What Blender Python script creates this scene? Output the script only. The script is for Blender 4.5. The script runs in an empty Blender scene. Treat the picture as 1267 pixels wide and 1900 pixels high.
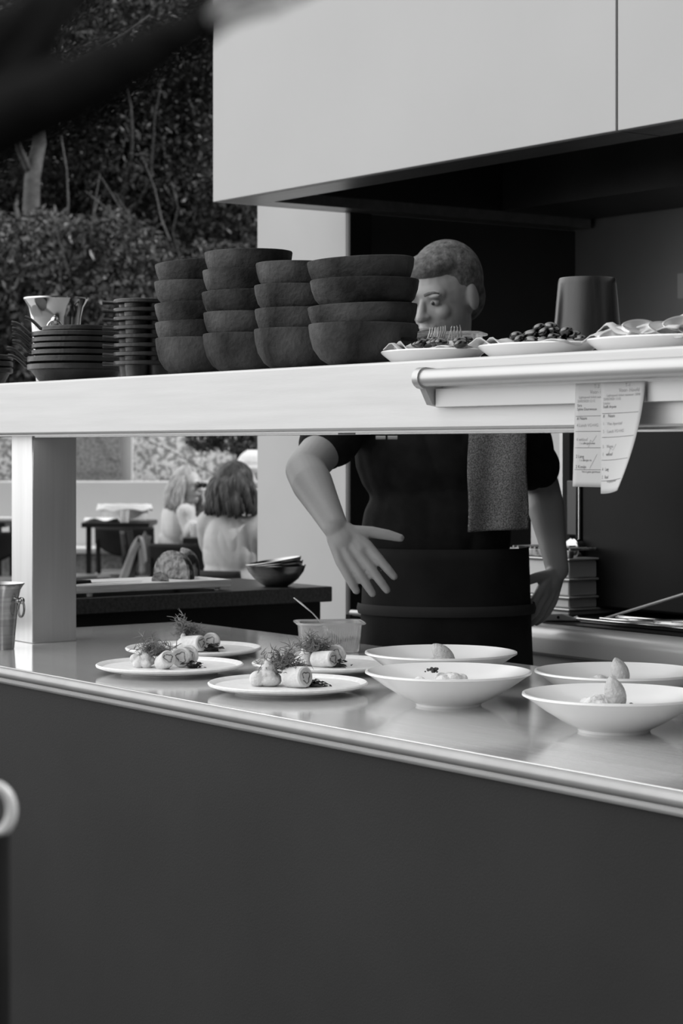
import bpy, math, random
from mathutils import Vector, Matrix, noise
import numpy as np
random.seed(7); rng = np.random.default_rng(7)
PI = math.pi
SC = bpy.context.scene
COL = SC.collection

# ---------------------------------------------------------------- camera
# axes: x runs along the pass counter (towards the near right), y runs away across it, z up
FPX, EYE, HOR = 3900.0, 1.32, 833.0
SA, CA = 0.5878, 0.8090
cd = bpy.data.cameras.new('camera'); cam = bpy.data.objects.new('camera', cd); COL.objects.link(cam)
cam.location = (0, 0, EYE)
FW = Vector((-CA, SA, 0)).normalized(); RT = Vector((SA, CA, 0)).normalized(); UP = Vector((0, 0, 1))
cam.rotation_euler = Matrix((RT, UP, -FW)).transposed().to_euler()
cd.sensor_fit = 'HORIZONTAL'; cd.sensor_width = 24; cd.lens = FPX * 24 / 1267
cd.shift_y = -(950 - HOR) / 1267
cd.clip_start = 0.05; cd.clip_end = 200
cd.dof.use_dof = True; cd.dof.focus_distance = 3.6; cd.dof.aperture_fstop = 10
SC.camera = cam

# ---------------------------------------------------------------- light
w = bpy.data.worlds.new('world'); SC.world = w; w.use_nodes = True
nt = w.node_tree; bg = nt.nodes['Background']
tc = nt.nodes.new('ShaderNodeTexCoord'); dp = nt.nodes.new('ShaderNodeVectorMath'); dp.operation = 'DOT_PRODUCT'
dp.inputs[1].default_value = Vector((-0.62, -0.72, 0.34)).normalized()
nt.links.new(tc.outputs['Generated'], dp.inputs[0])
mr = nt.nodes.new('ShaderNodeMapRange'); mr.interpolation_type = 'SMOOTHSTEP'; mr.inputs['From Min'].default_value = 0.0; mr.inputs['From Max'].default_value = 1.0
mr.inputs['To Min'].default_value = 0.05; mr.inputs['To Max'].default_value = 2.65
nt.links.new(dp.outputs['Value'], mr.inputs['Value']); nt.links.new(mr.outputs['Result'], bg.inputs['Color'])
bg.inputs['Strength'].default_value = 1.0
sl = bpy.data.lights.new('sun', 'SUN'); sl.energy = 3.6; sl.angle = 0.01
sun = bpy.data.objects.new('sun', sl); COL.objects.link(sun)
sun.rotation_euler = Vector((-0.55, -0.55, -0.62)).to_track_quat('-Z', 'Y').to_euler()
SC.view_settings.view_transform = 'Standard'; SC.view_settings.look = 'None'
SC.view_settings.gamma = 1; SC.view_settings.use_curve_mapping = False
SC.view_settings.exposure = 0.0

# ---------------------------------------------------------------- placing helpers
def C(px, py, D):
    return FW * D + RT * ((px - 633.5) / FPX * D) + Vector((0, 0, EYE + (HOR - py) / FPX * D))
def Dv(px, v): return v / ((px - 633.5) / FPX * CA + SA)
def Du(px, u): return u / ((px - 633.5) / FPX * SA - CA)
def Dz(py, z): return (EYE - z) * FPX / (py - HOR)
def Cv(px, py, v): return C(px, py, Dv(px, v))
def Cz(px, py, z): return C(px, py, Dz(py, z))
def floorpt(px, D, z=0.0):
    p = C(px, HOR, D); p.z = z; return p

# ---------------------------------------------------------------- materials
def mat(name, c, rough=0.5, metal=0.0, var=0.12, scale=6, bump=0.0, bscale=None, coat=0.0, trans=0.0, stretch=None,
        detail=4, spec=None, alpha=1.0, contrast=None, c2=None, sheen=0):
    if spec is None: spec = 0.15 if (c < 0.09 and metal < 0.25 and rough > .37) else 0.5
    m = bpy.data.materials.new(name); m.use_nodes = True; n = m.node_tree; b = n.nodes['Principled BSDF']
    t = n.nodes.new('ShaderNodeTexCoord'); mp = n.nodes.new('ShaderNodeMapping'); n.links.new(t.outputs['Object'], mp.inputs[0])
    if stretch: mp.inputs['Scale'].default_value = stretch
    nz = n.nodes.new('ShaderNodeTexNoise'); nz.inputs['Scale'].default_value = scale; nz.inputs['Detail'].default_value = detail
    n.links.new(mp.outputs[0], nz.inputs['Vector'])
    r = n.nodes.new('ShaderNodeValToRGB'); lo = c * (1 - var); hi = min(1, c * (1 + var))
    if c2 is not None: lo, hi = c, c2
    a, bb = contrast or (0.3, 0.7)
    r.color_ramp.elements[0].position = a; r.color_ramp.elements[1].position = bb
    r.color_ramp.elements[0].color = (lo, lo, lo, 1); r.color_ramp.elements[1].color = (hi, hi, hi, 1)
    n.links.new(nz.outputs['Fac'], r.inputs[0]); n.links.new(r.outputs[0], b.inputs['Base Color'])
    b.inputs['Roughness'].default_value = rough; b.inputs['Metallic'].default_value = metal
    b.inputs['Coat Weight'].default_value = coat; b.inputs['Coat Roughness'].default_value = 0.08
    b.inputs['Transmission Weight'].default_value = trans; b.inputs['Specular IOR Level'].default_value = spec
    b.inputs['Alpha'].default_value = alpha
    if bump:
        n2 = n.nodes.new('ShaderNodeTexNoise'); n2.inputs['Scale'].default_value = bscale or scale * 4; n2.inputs['Detail'].default_value = 6
        n.links.new(mp.outputs[0], n2.inputs['Vector'])
        bp = n.nodes.new('ShaderNodeBump'); bp.inputs['Strength'].default_value = bump; bp.inputs['Distance'].default_value = 0.01
        n.links.new(n2.outputs['Fac'], bp.inputs['Height']); n.links.new(bp.outputs[0], b.inputs['Normal'])
    return m
M = {}
M['hood'] = mat('painted_hood_panel', 0.38, 0.45, 0, 0.03, 2)
M['hood_lip'] = mat('brushed_hood_lip', 0.22, 0.35, 0.8, 0.15, 4, stretch=(1, 8, 8))
M['hood_in'] = mat('dark_hood_inside', 0.02, 0.45, 0.3, 0.3, 5)  # near-black colour for the whole inside of the hood
M['filter'] = mat('grease_filter', 0.035, 0.35, 0.6, 0.3, 9)
M['shelf'] = mat('brushed_shelf_steel', 0.50, 0.42, 0.35, 0.06, 5, 0.03, 60, stretch=(0.6, 10, 14))
M['column'] = mat('brushed_column_steel', 0.55, 0.3, 0.9, 0.06, 5, 0.03, 60, stretch=(14, 14, 0.6))
M['alu'] = mat('anodised_rail', 0.46, 0.38, 0.5, 0.04, 4)
M['strip'] = mat('pale_rail_strip', 0.55, 0.45, 0.1, 0.03, 4)
M['dark'] = mat('dark_gap', 0.02, 0.7)
M['worktop'] = mat('brushed_worktop', 0.66, 0.08, 0.45, 0.08, 6, 0.012, 40, stretch=(1, 12, 6))
M['nosing'] = mat('worktop_nosing', 0.32, 0.35, 0.3, 0.08, 20)
M['panel'] = mat('dark_counter_panel', 0.023, 0.5, 0, 0.12, 3, 0.04, 300)
M['stone'] = mat('black_stone', 0.05, 0.35, 0, 0.5, 120)
M['black'] = mat('black_lacquer', 0.012, 0.4, 0, 0.3, 8)
M['white_wall'] = mat('white_plaster', 0.42, 0.8, 0, 0.04, 3)
M['steel_dark'] = mat('smoky_steel_cladding', 0.05, 0.35, 0.6, 0.15, 3)
M['steel_mid'] = mat('steel_back_wall', 0.30, 0.38, 0.7, 0.12, 3)
M['clay'] = mat('dark_clay', 0.020, 0.78, 0, 0.5, 11, 0.3, 110, contrast=(0.38, 0.72), c2=0.105, detail=9)
M['iron'] = mat('cast_iron', 0.045, 0.40, 0.4, 0.3, 20, 0.12, 90)
M['polish'] = mat('polished_steel', 0.62, 0.12, 1.0, 0.05, 6)
M['spun'] = mat('spun_steel', 0.42, 0.24, 1.0, 0.25, 8, 0, None, stretch=(0.5, 0.5, 16))
M['cutlery'] = mat('cutlery_steel', 0.75, 0.28, 0.6, 0.1, 12)
M['cutlery_dark'] = mat('dark_cutlery_steel', 0.12, 0.16, 1.0, 0.2, 12)
M['china'] = mat('white_china', 0.86, 0.22, 0, 0.02, 4, coat=0.4)
M['matte_china'] = mat('speckled_china', 0.78, 0.4, 0, 0.06, 90)
M['linen'] = mat('napkin_linen', 0.55, 0.9, 0, 0.1, 30, 0.2, 400)
M['paper'] = mat('receipt_paper', 0.45, 0.75, 0, 0.04, 9)
M['ink'] = mat('printed_ink', 0.07, 0.8); M['ink_pale'] = mat('pale_ink', 0.22, 0.8)
M['plastic'] = mat('clear_plastic', 0.85, 0.16, 0, 0.03, 5, trans=0.7, alpha=0.62)
M['meringue'] = mat('pale_cauliflower', 0.62, 0.6, 0, 0.12, 40, 0.4, 120)
M['meat'] = mat('rolled_meat', 0.36, 0.4, 0, 0.35, 45, 0.2, 100, coat=0.3, c2=0.62)
M['leafdark'] = mat('dark_salad', 0.03, 0.4, 0, 0.6, 30)
M['herb'] = mat('feathery_herb', 0.16, 0.6, 0, 0.35, 30)
M['icecream'] = mat('ice_cream', 0.46, 0.5, 0, 0.15, 40, 0.5, 150)
M['cream'] = mat('crumbly_cream', 0.66, 0.7, 0, 0.15, 50, 0.6, 150)
M['crumb'] = mat('dark_crumb', 0.07, 0.7, 0, 0.6, 60)
M['skin'] = mat('skin', 0.30, 0.5, 0, 0.06, 10, 0.06, 150)
M['skin_fair'] = mat('fair_skin', 0.48, 0.5, 0, 0.06, 12)
M['tee'] = mat('black_cotton', 0.012, 0.85, 0, 0.3, 30, 0.1, 300)
M['apron'] = mat('dark_apron', 0.012, 0.8, 0, 0.3, 12, 0.1, 300)
M['towel'] = mat('woven_towel', 0.07, 0.9, 0, 0.5, 420, 0.6, 400, contrast=(0.4, 0.62), c2=0.27)
M['hair_dark'] = mat('dark_hair', 0.016, 0.45, 0, 0.5, 40, 0.5, 60, stretch=(1, 1, 0.12), c2=0.08)
M['hair_chef'] = mat('greying_hair', 0.05, 0.6, 0, 0.5, 60, 0.5, 90, c2=0.16)
M['hair_fair'] = mat('blond_hair', 0.2, 0.5, 0, 0.3, 40, 0.4, 60, stretch=(1, 1, 0.12), c2=0.42)
M['blouse'] = mat('pale_blouse', 0.38, 0.85, 0, 0.06, 12, 0.2, 60)
M['knit'] = mat('white_knit', 0.5, 0.9, 0, 0.06, 12, 0.2, 60)
M['trouser'] = mat('beige_trousers', 0.35, 0.9, 0, 0.1, 12)
M['render'] = mat('white_render', 0.55, 0.8, 0, 0.05, 1.5)
M['pebble'] = mat('sun_dappled_pebble_dash', 0.36, 0.85, 0, 0.3, 24, 1.0, 26, contrast=(0.42, 0.56), c2=0.95, detail=2)  # pebble speckle with dappled sunlight put into its bright tone
M['pebble_grey_shaded'] = mat('grey_shaded_pebble_dash', 0.16, 0.85, 0, 0.3, 40, 0.5, 40, c2=0.34)  # shaded copy of the pebble dash, the pier's shade put into its grey
M['paving'] = mat('terrace_paving', 0.13, 0.8, 0, 0.15, 3)
M['floor'] = mat('kitchen_floor', 0.06, 0.5, 0, 0.15, 5)
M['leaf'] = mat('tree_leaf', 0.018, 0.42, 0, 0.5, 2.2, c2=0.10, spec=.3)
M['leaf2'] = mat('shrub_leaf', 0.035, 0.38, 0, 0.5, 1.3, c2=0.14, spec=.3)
M['bark'] = mat('grey_bark', 0.11, 0.85, 0, 0.3, 14, 0.6, 40)
M['bark_dark'] = mat('dark_bark', 0.005, 0.9, 0, 0.3, 14, 0.4, 60)
M['wood'] = mat('board_wood', 0.74, 0.5, 0, 0.2, 12, 0.1, 40, stretch=(8, 0.8, 8))
M['crust'] = mat('dark_bread_crust', 0.03, 0.7, 0, 0.5, 30, 0.7, 70, contrast=(0.42, 0.62), c2=0.42)
M['crumbface'] = mat('bread_crumb', 0.10, 0.85, 0, 0.5, 55, 0.8, 110, contrast=(0.35, 0.6), c2=0.34)
M['cloth_white'] = mat('white_cloth', 0.72, 0.9, 0, 0.06, 20, 0.3, 60)
M['lens'] = mat('dark_lens', 0.01, 0.1)
M['enamel'] = mat('oven_enamel', 0.006, 0.45, 0.0, 0.25, 4, spec=.12)
M['sooty_steel'] = mat('sooty_steel', 0.05, 0.5, 0.5, 0.5, 60, c2=0.45)
M['eye'] = mat('eye_white', 0.35, 0.2)

# ---------------------------------------------------------------- mesh helpers
class MB:
    def __init__(s): s.v = []; s.f = []
    def add(s, v, f):
        o = len(s.v); s.v += [Vector(p) for p in v]; s.f += [tuple(i + o for i in q) for q in f]; return s
    def box(s, a, b):
        x0, y0, z0 = a; x1, y1, z1 = b
        return s.add([(x0,y0,z0),(x1,y0,z0),(x1,y1,z0),(x0,y1,z0),(x0,y0,z1),(x1,y0,z1),(x1,y1,z1),(x0,y1,z1)],
                     [(0,3,2,1),(4,5,6,7),(0,1,5,4),(1,2,6,5),(2,3,7,6),(3,0,4,7)])
    def obox(s, c, ax, ay, az):
        c = Vector(c); P = []
        for k in (-1, 1):
            for i, j in ((-1,-1),(1,-1),(1,1),(-1,1)): P.append(c + ax*i + ay*j + az*k)
        return s.add(P, [(0,3,2,1),(4,5,6,7),(0,1,5,4),(1,2,6,5),(2,3,7,6),(3,0,4,7)])
    def lathe(s, prof, c=(0,0,0), seg=40, rot=None, sy=1.0):
        c = Vector(c); n = len(prof); V = []; F = []
        for k in range(seg):
            a = 2*PI*k/seg
            for r, z in prof:
                p = Vector((r*math.cos(a), r*math.sin(a)*sy, z))
                if rot: p = rot @ p
                V.append(c + p)
        for k in range(seg):
            k2 = (k+1) % seg
            for i in range(n-1):
                F.append((k*n+i, k2*n+i, k2*n+i+1, k*n+i+1))
        return s.add(V, F)
    def tube(s, pts, rad, seg=12, flat=1.0, flatdir=None, caps=True):
        pts = [Vector(p) for p in pts]; n = len(pts)
        if not isinstance(rad, (list, tuple)): rad = [rad]*n
        V = []; F = []; prev = None
        for i, p in enumerate(pts):
            t = (pts[min(i+1, n-1)] - pts[max(i-1, 0)]).normalized()
            if flatdir is not None: a = Vector(flatdir)
            elif prev is not None: a = prev
            else: a = Vector((0,0,1)) if abs(t.z) < 0.9 else Vector((1,0,0))
            a = (a - t*a.dot(t)).normalized(); prev = a; b = t.cross(a)
            for k in range(seg):
                q = 2*PI*k/seg; V.append(p + a*math.cos(q)*rad[i]*flat + b*math.sin(q)*rad[i])
        for i in range(n-1):
            for k in range(seg):
                k2 = (k+1) % seg; F.append((i*seg+k, i*seg+k2, (i+1)*seg+k2, (i+1)*seg+k))
        if caps: F.append(tuple(range(seg))[::-1]); F.append(tuple((n-1)*seg+k for k in range(seg)))
        return s.add(V, F)
    def ell(s, c, r, rot=None, seg=24, rings=14):
        c = Vector(c); V = [(0,0,1)]; F = []
        for i in range(1, rings):
            th = PI*i/rings
            for k in range(seg):
                a = 2*PI*k/seg; V.append((math.sin(th)*math.cos(a), math.sin(th)*math.sin(a), math.cos(th)))
        V.append((0,0,-1))
        W = []
        for p in V:
            q = Vector((p[0]*r[0], p[1]*r[1], p[2]*r[2]))
            if rot: q = rot @ q
            W.append(c + q)
        for k in range(seg): F.append((0, 1+k, 1+(k+1) % seg))
        for i in range(rings-2):
            for k in range(seg):
                a = 1+i*seg+k; b = 1+i*seg+(k+1) % seg; F.append((a, a+seg, b+seg, b))
        e = len(V)-1; o = 1+(rings-2)*seg
        for k in range(seg): F.append((e, o+(k+1) % seg, o+k))
        return s.add(W, F)
    def cap(s, p0, r0, p1, r1, seg=16, flat=1.0, flatdir=None):
        p0 = Vector(p0); p1 = Vector(p1); t = (p1-p0).normalized(); pts = []; rad = []
        for k in range(1, 6):
            a = PI/2*k/5; pts.append(p0 - t*r0*math.cos(a)); rad.append(r0*math.sin(a))
        for k in range(1, 6):
            a = PI/2*(5-k)/5; 
            pts.append(p1 + t*r1*math.cos(PI/2*(6-k)/5)); rad.append(r1*math.sin(PI/2*(6-k)/5))
        return s.tube(pts, [max(x, 1e-4) for x in rad], seg, flat, flatdir)
    def chain(s, pts, rads, seg=14):
        for i in range(len(pts)-1): s.cap(pts[i], rads[i], pts[i+1], rads[i+1], seg)
        return s
    def prism(s, poly, axis0, axis1):
        n = len(poly); V = [Vector(p)+Vector(axis0) for p in poly] + [Vector(p)+Vector(axis1) for p in poly]
        F = [tuple(range(n))[::-1], tuple(range(n, 2*n))]
        for i in range(n): F.append((i, (i+1) % n, (i+1) % n + n, i+n))
        return s.add(V, F)
    def grid(s, fn, nu, nv, th=0.0):
        """open sheet fn(a,b) -> Vector, a,b in 0..1, given thickness th along its normal"""
        P = [[fn(i/nu, j/nv) for i in range(nu+1)] for j in range(nv+1)]
        def nrm(i, j):
            a = P[j][min(i+1, nu)] - P[j][max(i-1, 0)]; b = P[min(j+1, nv)][i] - P[max(j-1, 0)][i]; return a.cross(b).normalized()
        V = [P[j][i] for j in range(nv+1) for i in range(nu+1)]; W = nu+1; n = len(V)
        F = [(j*W+i, j*W+i+1, (j+1)*W+i+1, (j+1)*W+i) for j in range(nv) for i in range(nu)]
        if th:
            V2 = [P[j][i] - nrm(i, j)*th for j in range(nv+1) for i in range(nu+1)]
            F2 = [tuple(k+n for k in f[::-1]) for f in F]; E = []
            bd = [(0, i) for i in range(nu)] ; ring = [i for i in range(W)] + [j*W+nu for j in range(1, nv+1)] + [nv*W+i for i in range(nu-1, -1, -1)] + [j*W for j in range(nv-1, 0, -1)]
            for k in range(len(ring)):
                a, b = ring[k], ring[(k+1) % len(ring)]; E.append((b, a, a+n, b+n))
            V = V+V2; F = F+F2+E
        return s.add(V, F)
    def build(s, name, m, parent=None, smooth=False, bevel=0, local=False, sub=0, segs=2):
        me = bpy.data.meshes.new(name)
        off = Vector((0,0,0))
        if parent and not local:
            p = parent
            while p: off += p.location; p = p.parent
        me.from_pydata([tuple(v-off) for v in s.v], [], s.f); me.update()
        if smooth: me.polygons.foreach_set('use_smooth', [True]*len(me.polygons))
        me.materials.append(m if not isinstance(m, str) else M[m])
        o = bpy.data.objects.new(name, me); COL.objects.link(o)
        if parent: o.parent = parent
        if bevel:
            b = o.modifiers.new('bevel', 'BEVEL'); b.width = bevel; b.segments = segs; b.limit_method = 'ANGLE'
        if sub:
            b = o.modifiers.new('subdivision', 'SUBSURF'); b.levels = sub; b.render_levels = sub
        if smooth == 'auto' or bevel:
            me.polygons.foreach_set('use_smooth', [True]*len(me.polygons))
            try: me.set_sharp_from_angle(angle=math.radians(35))
            except Exception: pass
        return o
def tag(o, label=None, cat=None, group=None, kind=None):
    if label: o['label'] = label
    if cat: o['category'] = cat
    if group: o['group'] = group
    if kind: o['kind'] = kind
    return o
def thing(name, loc, label=None, cat=None, group=None, kind=None, rz=0):
    o = bpy.data.objects.new(name, None); COL.objects.link(o); o.empty_display_size = 0.05
    o.location = loc; o.rotation_euler = (0, 0, rz); return tag(o, label, cat, group, kind)
def dup(root, loc, label=None, rot=None, scale=None, group=None):
    def cp(o, par):
        c = o.copy(); COL.objects.link(c)
        if par: c.parent = par
        for ch in list(o.children): cp(ch, c)
        return c
    r = cp(root, None); r.location = loc
    if rot is not None: r.rotation_euler = rot
    if scale is not None: r.scale = scale
    if label: r['label'] = label
    if group: r['group'] = group
    return r
def remesh(mb, name, m, parent=None, vox=0.005, smooth_it=4, local=False, wr=0, ws=9):
    o = mb.build(name, m, parent, True, local=local)
    r = o.modifiers.new('remesh', 'REMESH'); r.mode = 'VOXEL'; r.voxel_size = vox; r.use_smooth_shade = True
    s = o.modifiers.new('smooth', 'SMOOTH'); s.iterations = smooth_it; s.factor = 0.6
    bpy.context.view_layer.update()
    dg = bpy.context.evaluated_depsgraph_get()
    me = bpy.data.meshes.new_from_object(o.evaluated_get(dg)); me.name = name
    o.modifiers.clear(); o.data = me
    if not me.materials: me.materials.append(M[m])
    if wr:
        ns_ = [v.normal.copy() for v in me.vertices]
        for v, n_ in zip(me.vertices, ns_):
            q = v.co; k_ = noise.noise(Vector((q.x*ws+q.y*ws*.6, q.y*ws, q.z*ws*.55+q.x*ws*.5))); v.co = q + n_*wr*(abs(k_)*2.2-.7)
        me.update()
    me.polygons.foreach_set('use_smooth', [True]*len(me.polygons))
    return o
def struct(mb, name, m, bevel=0, parent=None):
    o = mb.build(name, m, parent, bevel=bevel)
    if not parent: o['kind'] = 'structure'
    return o

# ================================================================ SETTING
ZS = EYE + 0.137          # top of the pass shelf
ZC = 0.90                 # worktop
HB = EYE + 0.72           # bottom of the hood
UW, VH, VB = -5.18, 3.30, 4.71
struct(MB().box((-5.4, -1.5, -0.1), (1.2, 4.86, 0.0)), 'floor', 'floor')
# terrace ground as a camera-side slab joined behind
g = MB().box((-30, -12, -0.12), (-5.4, 26, -0.005)); struct(g, 'trim_1', 'paving')
g = MB().box((-5.4, -12, -0.12), (6, -1.5, -0.005)); struct(g, 'trim_2', 'paving')
# niche walls under / behind the hood
wl = struct(MB().box((UW-0.485, 3.78, 0), (UW-0.001, VB+0.15, 3.72)), 'wall_left', 'white_wall')
clad = MB().box((UW, 3.78, 0), (UW+0.012, VB, HB)).build('cladding', 'steel_dark', wl); 
MB().box((UW+0.012, 3.78, 0), (UW+0.022, 3.86, HB)).build('cladding_edge', 'black', wl)
wb = struct(MB().box((UW, VB, 0), (1.2, VB+0.15, 3.7)), 'wall_back', 'steel_mid')

# hood
hd = thing('extractor_hood', (UW, VH, HB), 'large pale extractor hood overhanging the cooking line, dark inside', 'hood')
seam = Cv(1144, 100, VH).x; HT = 3.7; HR = 1.1
MB().box((UW, VH, HB), (seam-0.003, VH+0.02, HT)).build('front_panel', 'hood', hd, bevel=0.002)
MB().box((seam+0.003, VH, HB), (HR, VH+0.02, HT)).build('front_panel', 'hood', hd, bevel=0.002)
MB().box((seam-0.003, VH+0.006, HB+0.002), (seam+0.003, VH+0.02, HT)).build('panel_seam', 'dark', hd)
MB().box((UW, VH+0.021, HB), (UW+0.02, VB, HT)).build('side_panel', 'hood', hd)
MB().box((HR-0.02, VH+0.021, HB), (HR, VB, HT)).build('side_panel', 'hood', hd)
MB().box((UW, VH+0.021, HT), (HR, VB, HT+0.03)).build('top_panel', 'hood', hd)
l = MB(); l.box((UW+0.02, VH+0.021, HB), (seam-0.003, VH+0.14, HB+0.03)); l.build('front_lip', 'hood_lip', hd)
l = MB(); l.box((seam+0.003, VH+0.021, HB), (HR-0.02, VH+0.14, HB+0.03)); l.build('front_lip', 'hood_lip', hd)
l = MB(); l.box((UW+0.021, VH+0.141, HB), (UW+0.11, VB-0.02, HB+0.03)); l.build('side_lip', 'hood_lip', hd)
l = MB(); l.box((UW+0.11, VH+0.14, HB+0.03), (UW+0.125, VB-0.02, HB+0.35)); l.box((UW+0.11, VH+0.125, HB+0.03), (HR-0.03, VH+0.14, HB+0.5)); l.build('inner_skin', 'hood_in', hd)
l = MB(); l.box((UW+0.125, VH+0.14, HB+0.52), (HR-0.03, VB-0.02, HB+0.55)); l.build('inner_ceiling', 'hood_in', hd)
l = MB(); l.box((UW+0.125, 4.30, HB+0.03), (HR-0.03, VB-0.02, HB+0.18)); l.build('rear_housing', 'hood_in', hd)
l = MB(); l.box((UW+0.125, 4.27, HB+0.18), (HR-0.03, 4.42, HB+0.195)); l.build('grease_ledge', 'hood_lip', hd)
k = 0; x = UW+0.2
while x < -1.5:
    f = MB(); a = Vector((x, 3.50, HB+0.47)); b = Vector((x, 4.36, HB+0.24)); d = (b-a); n = Vector((0, d.z, -d.y)).normalized()
    f.obox((a+b)/2+Vector((0.24,0,0)), Vector((0.235,0,0)), d/2, n*0.012)
    fo = f.build('grease_filter', 'filter', hd)
    s_ = MB()
    for q in range(7): s_.obox((a+b)/2+Vector((0.03+q*0.07,0,0))+n*-0.02, Vector((0.012,0,0)), d*0.48, n*0.012)
    s_.build('filter_slats', 'filter', fo)
    x += 0.5

# ---- pass counter
UL, UR = -4.37, -0.5
VF, VK = 1.845, 2.70
pc = thing('pass_counter', ((UL+UR)/2, 2.27, 0), 'long serving counter with brushed pale worktop and plain dark front panel', 'counter')
MB().box((UL, VF+0.012, ZC-0.03), (UR, VK, ZC)).build('worktop', 'worktop', pc, bevel=0.003)
ns = MB(); prof = []
for k in range(9):
    a = PI*k/8; prof.append(Vector((0, VF+0.012-math.sin(a)*0.0115, ZC-0.011-0.0105*-math.cos(a)-0.0005)))
ns.prism(prof, (UL, 0, 0), (UR, 0, 0)); ns.build('rounded_nosing', 'nosing', pc, smooth='auto')
ns = MB(); prof = []
for k in range(7):
    a = PI*k/6; prof.append(Vector((0, VF+0.018-math.sin(a)*0.006, ZC-0.0285+0.006*math.cos(a))))
prof2 = [Vector((0, VF+0.02, ZC-0.022))]+prof[1:-1]+[Vector((0, VF+0.02, ZC-0.0345))]
ns.prism(prof2[::-1], (UL, 0, 0), (UR, 0, 0)); ns.build('lower_nosing', 'nosing', pc, smooth='auto')
MB().box((UL+0.02, VF+0.024, 0.0), (UR-0.02, VF+0.05, ZC-0.0305)).build('front_panel', 'panel', pc)
MB().box((UL+0.02, VK-0.05, 0.0), (UR-0.02, VK-0.02, ZC-0.0305)).build('rear_panel', 'panel', pc)
MB().box((UL+0.02, VF+0.051, 0.0), (UL+0.05, VK-0.051, ZC-0.0305)).build('end_panel', 'panel', pc)
MB().box((UR-0.05, VF+0.051, 0.0), (UR-0.02, VK-0.051, ZC-0.0305)).build('end_panel', 'panel', pc)

# ---- pass shelf with its column
VS = 2.0
ps = thing('pass_shelf', (-4.1, 2.18, ZC), 'thick brushed steel overshelf on a square column above the serving counter', 'shelf')
sf = MB(); sf.box((-5.2, VS, EYE+0.030), (-0.6, 2.46, ZS)); sf.build('shelf_board', 'shelf', ps, bevel=0.004)
sf = MB(); sf.box((-5.19, VS+0.012, EYE+0.0265), (-0.61, VS+0.03, EYE+0.0295)); sf.build('underside_trim', 'alu', ps)
cm = Cz(60, 1194, ZC); CU, CV = cm.x, cm.y
cw, cdp = 0.098, 0.108
MB().box((CU-cw, CV, ZC), (CU, CV+cdp, EYE+0.0295)).build('column', 'column', ps, bevel=0.002)
MB().box((-1.3-cw, CV, ZC), (-1.3, CV+cdp, EYE+0.0295)).build('column', 'column', ps, bevel=0.002)
for u0, u1 in ((-4.0, -2.9), (-2.85, -1.5)):
    MB().box((u0, 2.1, EYE+0.0245), (u1, 2.17, EYE+0.0295)).build('heat_lamp_strip', 'column', ps)
    al = bpy.data.lights.new('heat_lamp', 'AREA'); al.shape = 'RECTANGLE'; al.size = u1-u0; al.size_y = .05; al.energy = 1.1
    ao = bpy.data.objects.new('heat_lamp', al); COL.objects.link(ao); ao.location = ((u0+u1)/2, 2.135, EYE+.023); ao.parent = ps; ao.location -= ps.location

# ---- ticket rail on the shelf front
ra = Cv(778, 708, 1.955); zr = EYE + 0.107
rl = thing('ticket_rail', (ra.x, VS, EYE+0.09), 'rounded aluminium order ticket rail fixed along the shelf front', 'rail')
tb = MB()
u0 = ra.x; u1 = -0.9
tb.tube([(u0, 1.967, zr), (u1, 1.967, zr)], 0.0135, 24); tb.build('rail_tube', 'alu', rl, smooth='auto')
b = MB(); poly = []
for k in range(9): 
    a = PI*0.0 + PI*k/8; poly.append(Vector((0, 1.967-0.0165*math.sin(a), zr+0.0165*math.cos(a))))
poly += [Vector((0, 1.970, zr-0.022)), Vector((0, 1.980, zr-0.040)), Vector((0, 1.999, zr-0.043)), Vector((0, 1.999, zr+0.014))]
b.prism(poly, (u0-0.014, 0, 0), (u0, 0, 0)); eb = b.build('end_bracket', 'alu', rl, smooth='auto')
MB().lathe([(0.0001, 0.002), (0.004, 0.002), (0.004, 0.0), (0.0062, 0.0), (0.0062, 0.002), (0.0075, 0.002), (0.0075, -0.001), (0.0001, -0.001)], (u0-0.0145, 1.967, zr), 20, Matrix.Rotation(-PI/2, 3, 'Y')).build('bracket_screw', 'dark', eb, smooth='auto')
us = Cv(1198, 700, 1.985).x
MB().box((u0+0.002, 1.984, zr-0.044), (us, 1.9995, zr-0.016)).build('rail_strip', 'strip', rl, bevel=0.001)
MB().box((us+0.004, 1.984, zr-0.044), (u1, 1.9995, zr-0.016)).build('rail_strip', 'strip', rl, bevel=0.001)

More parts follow.
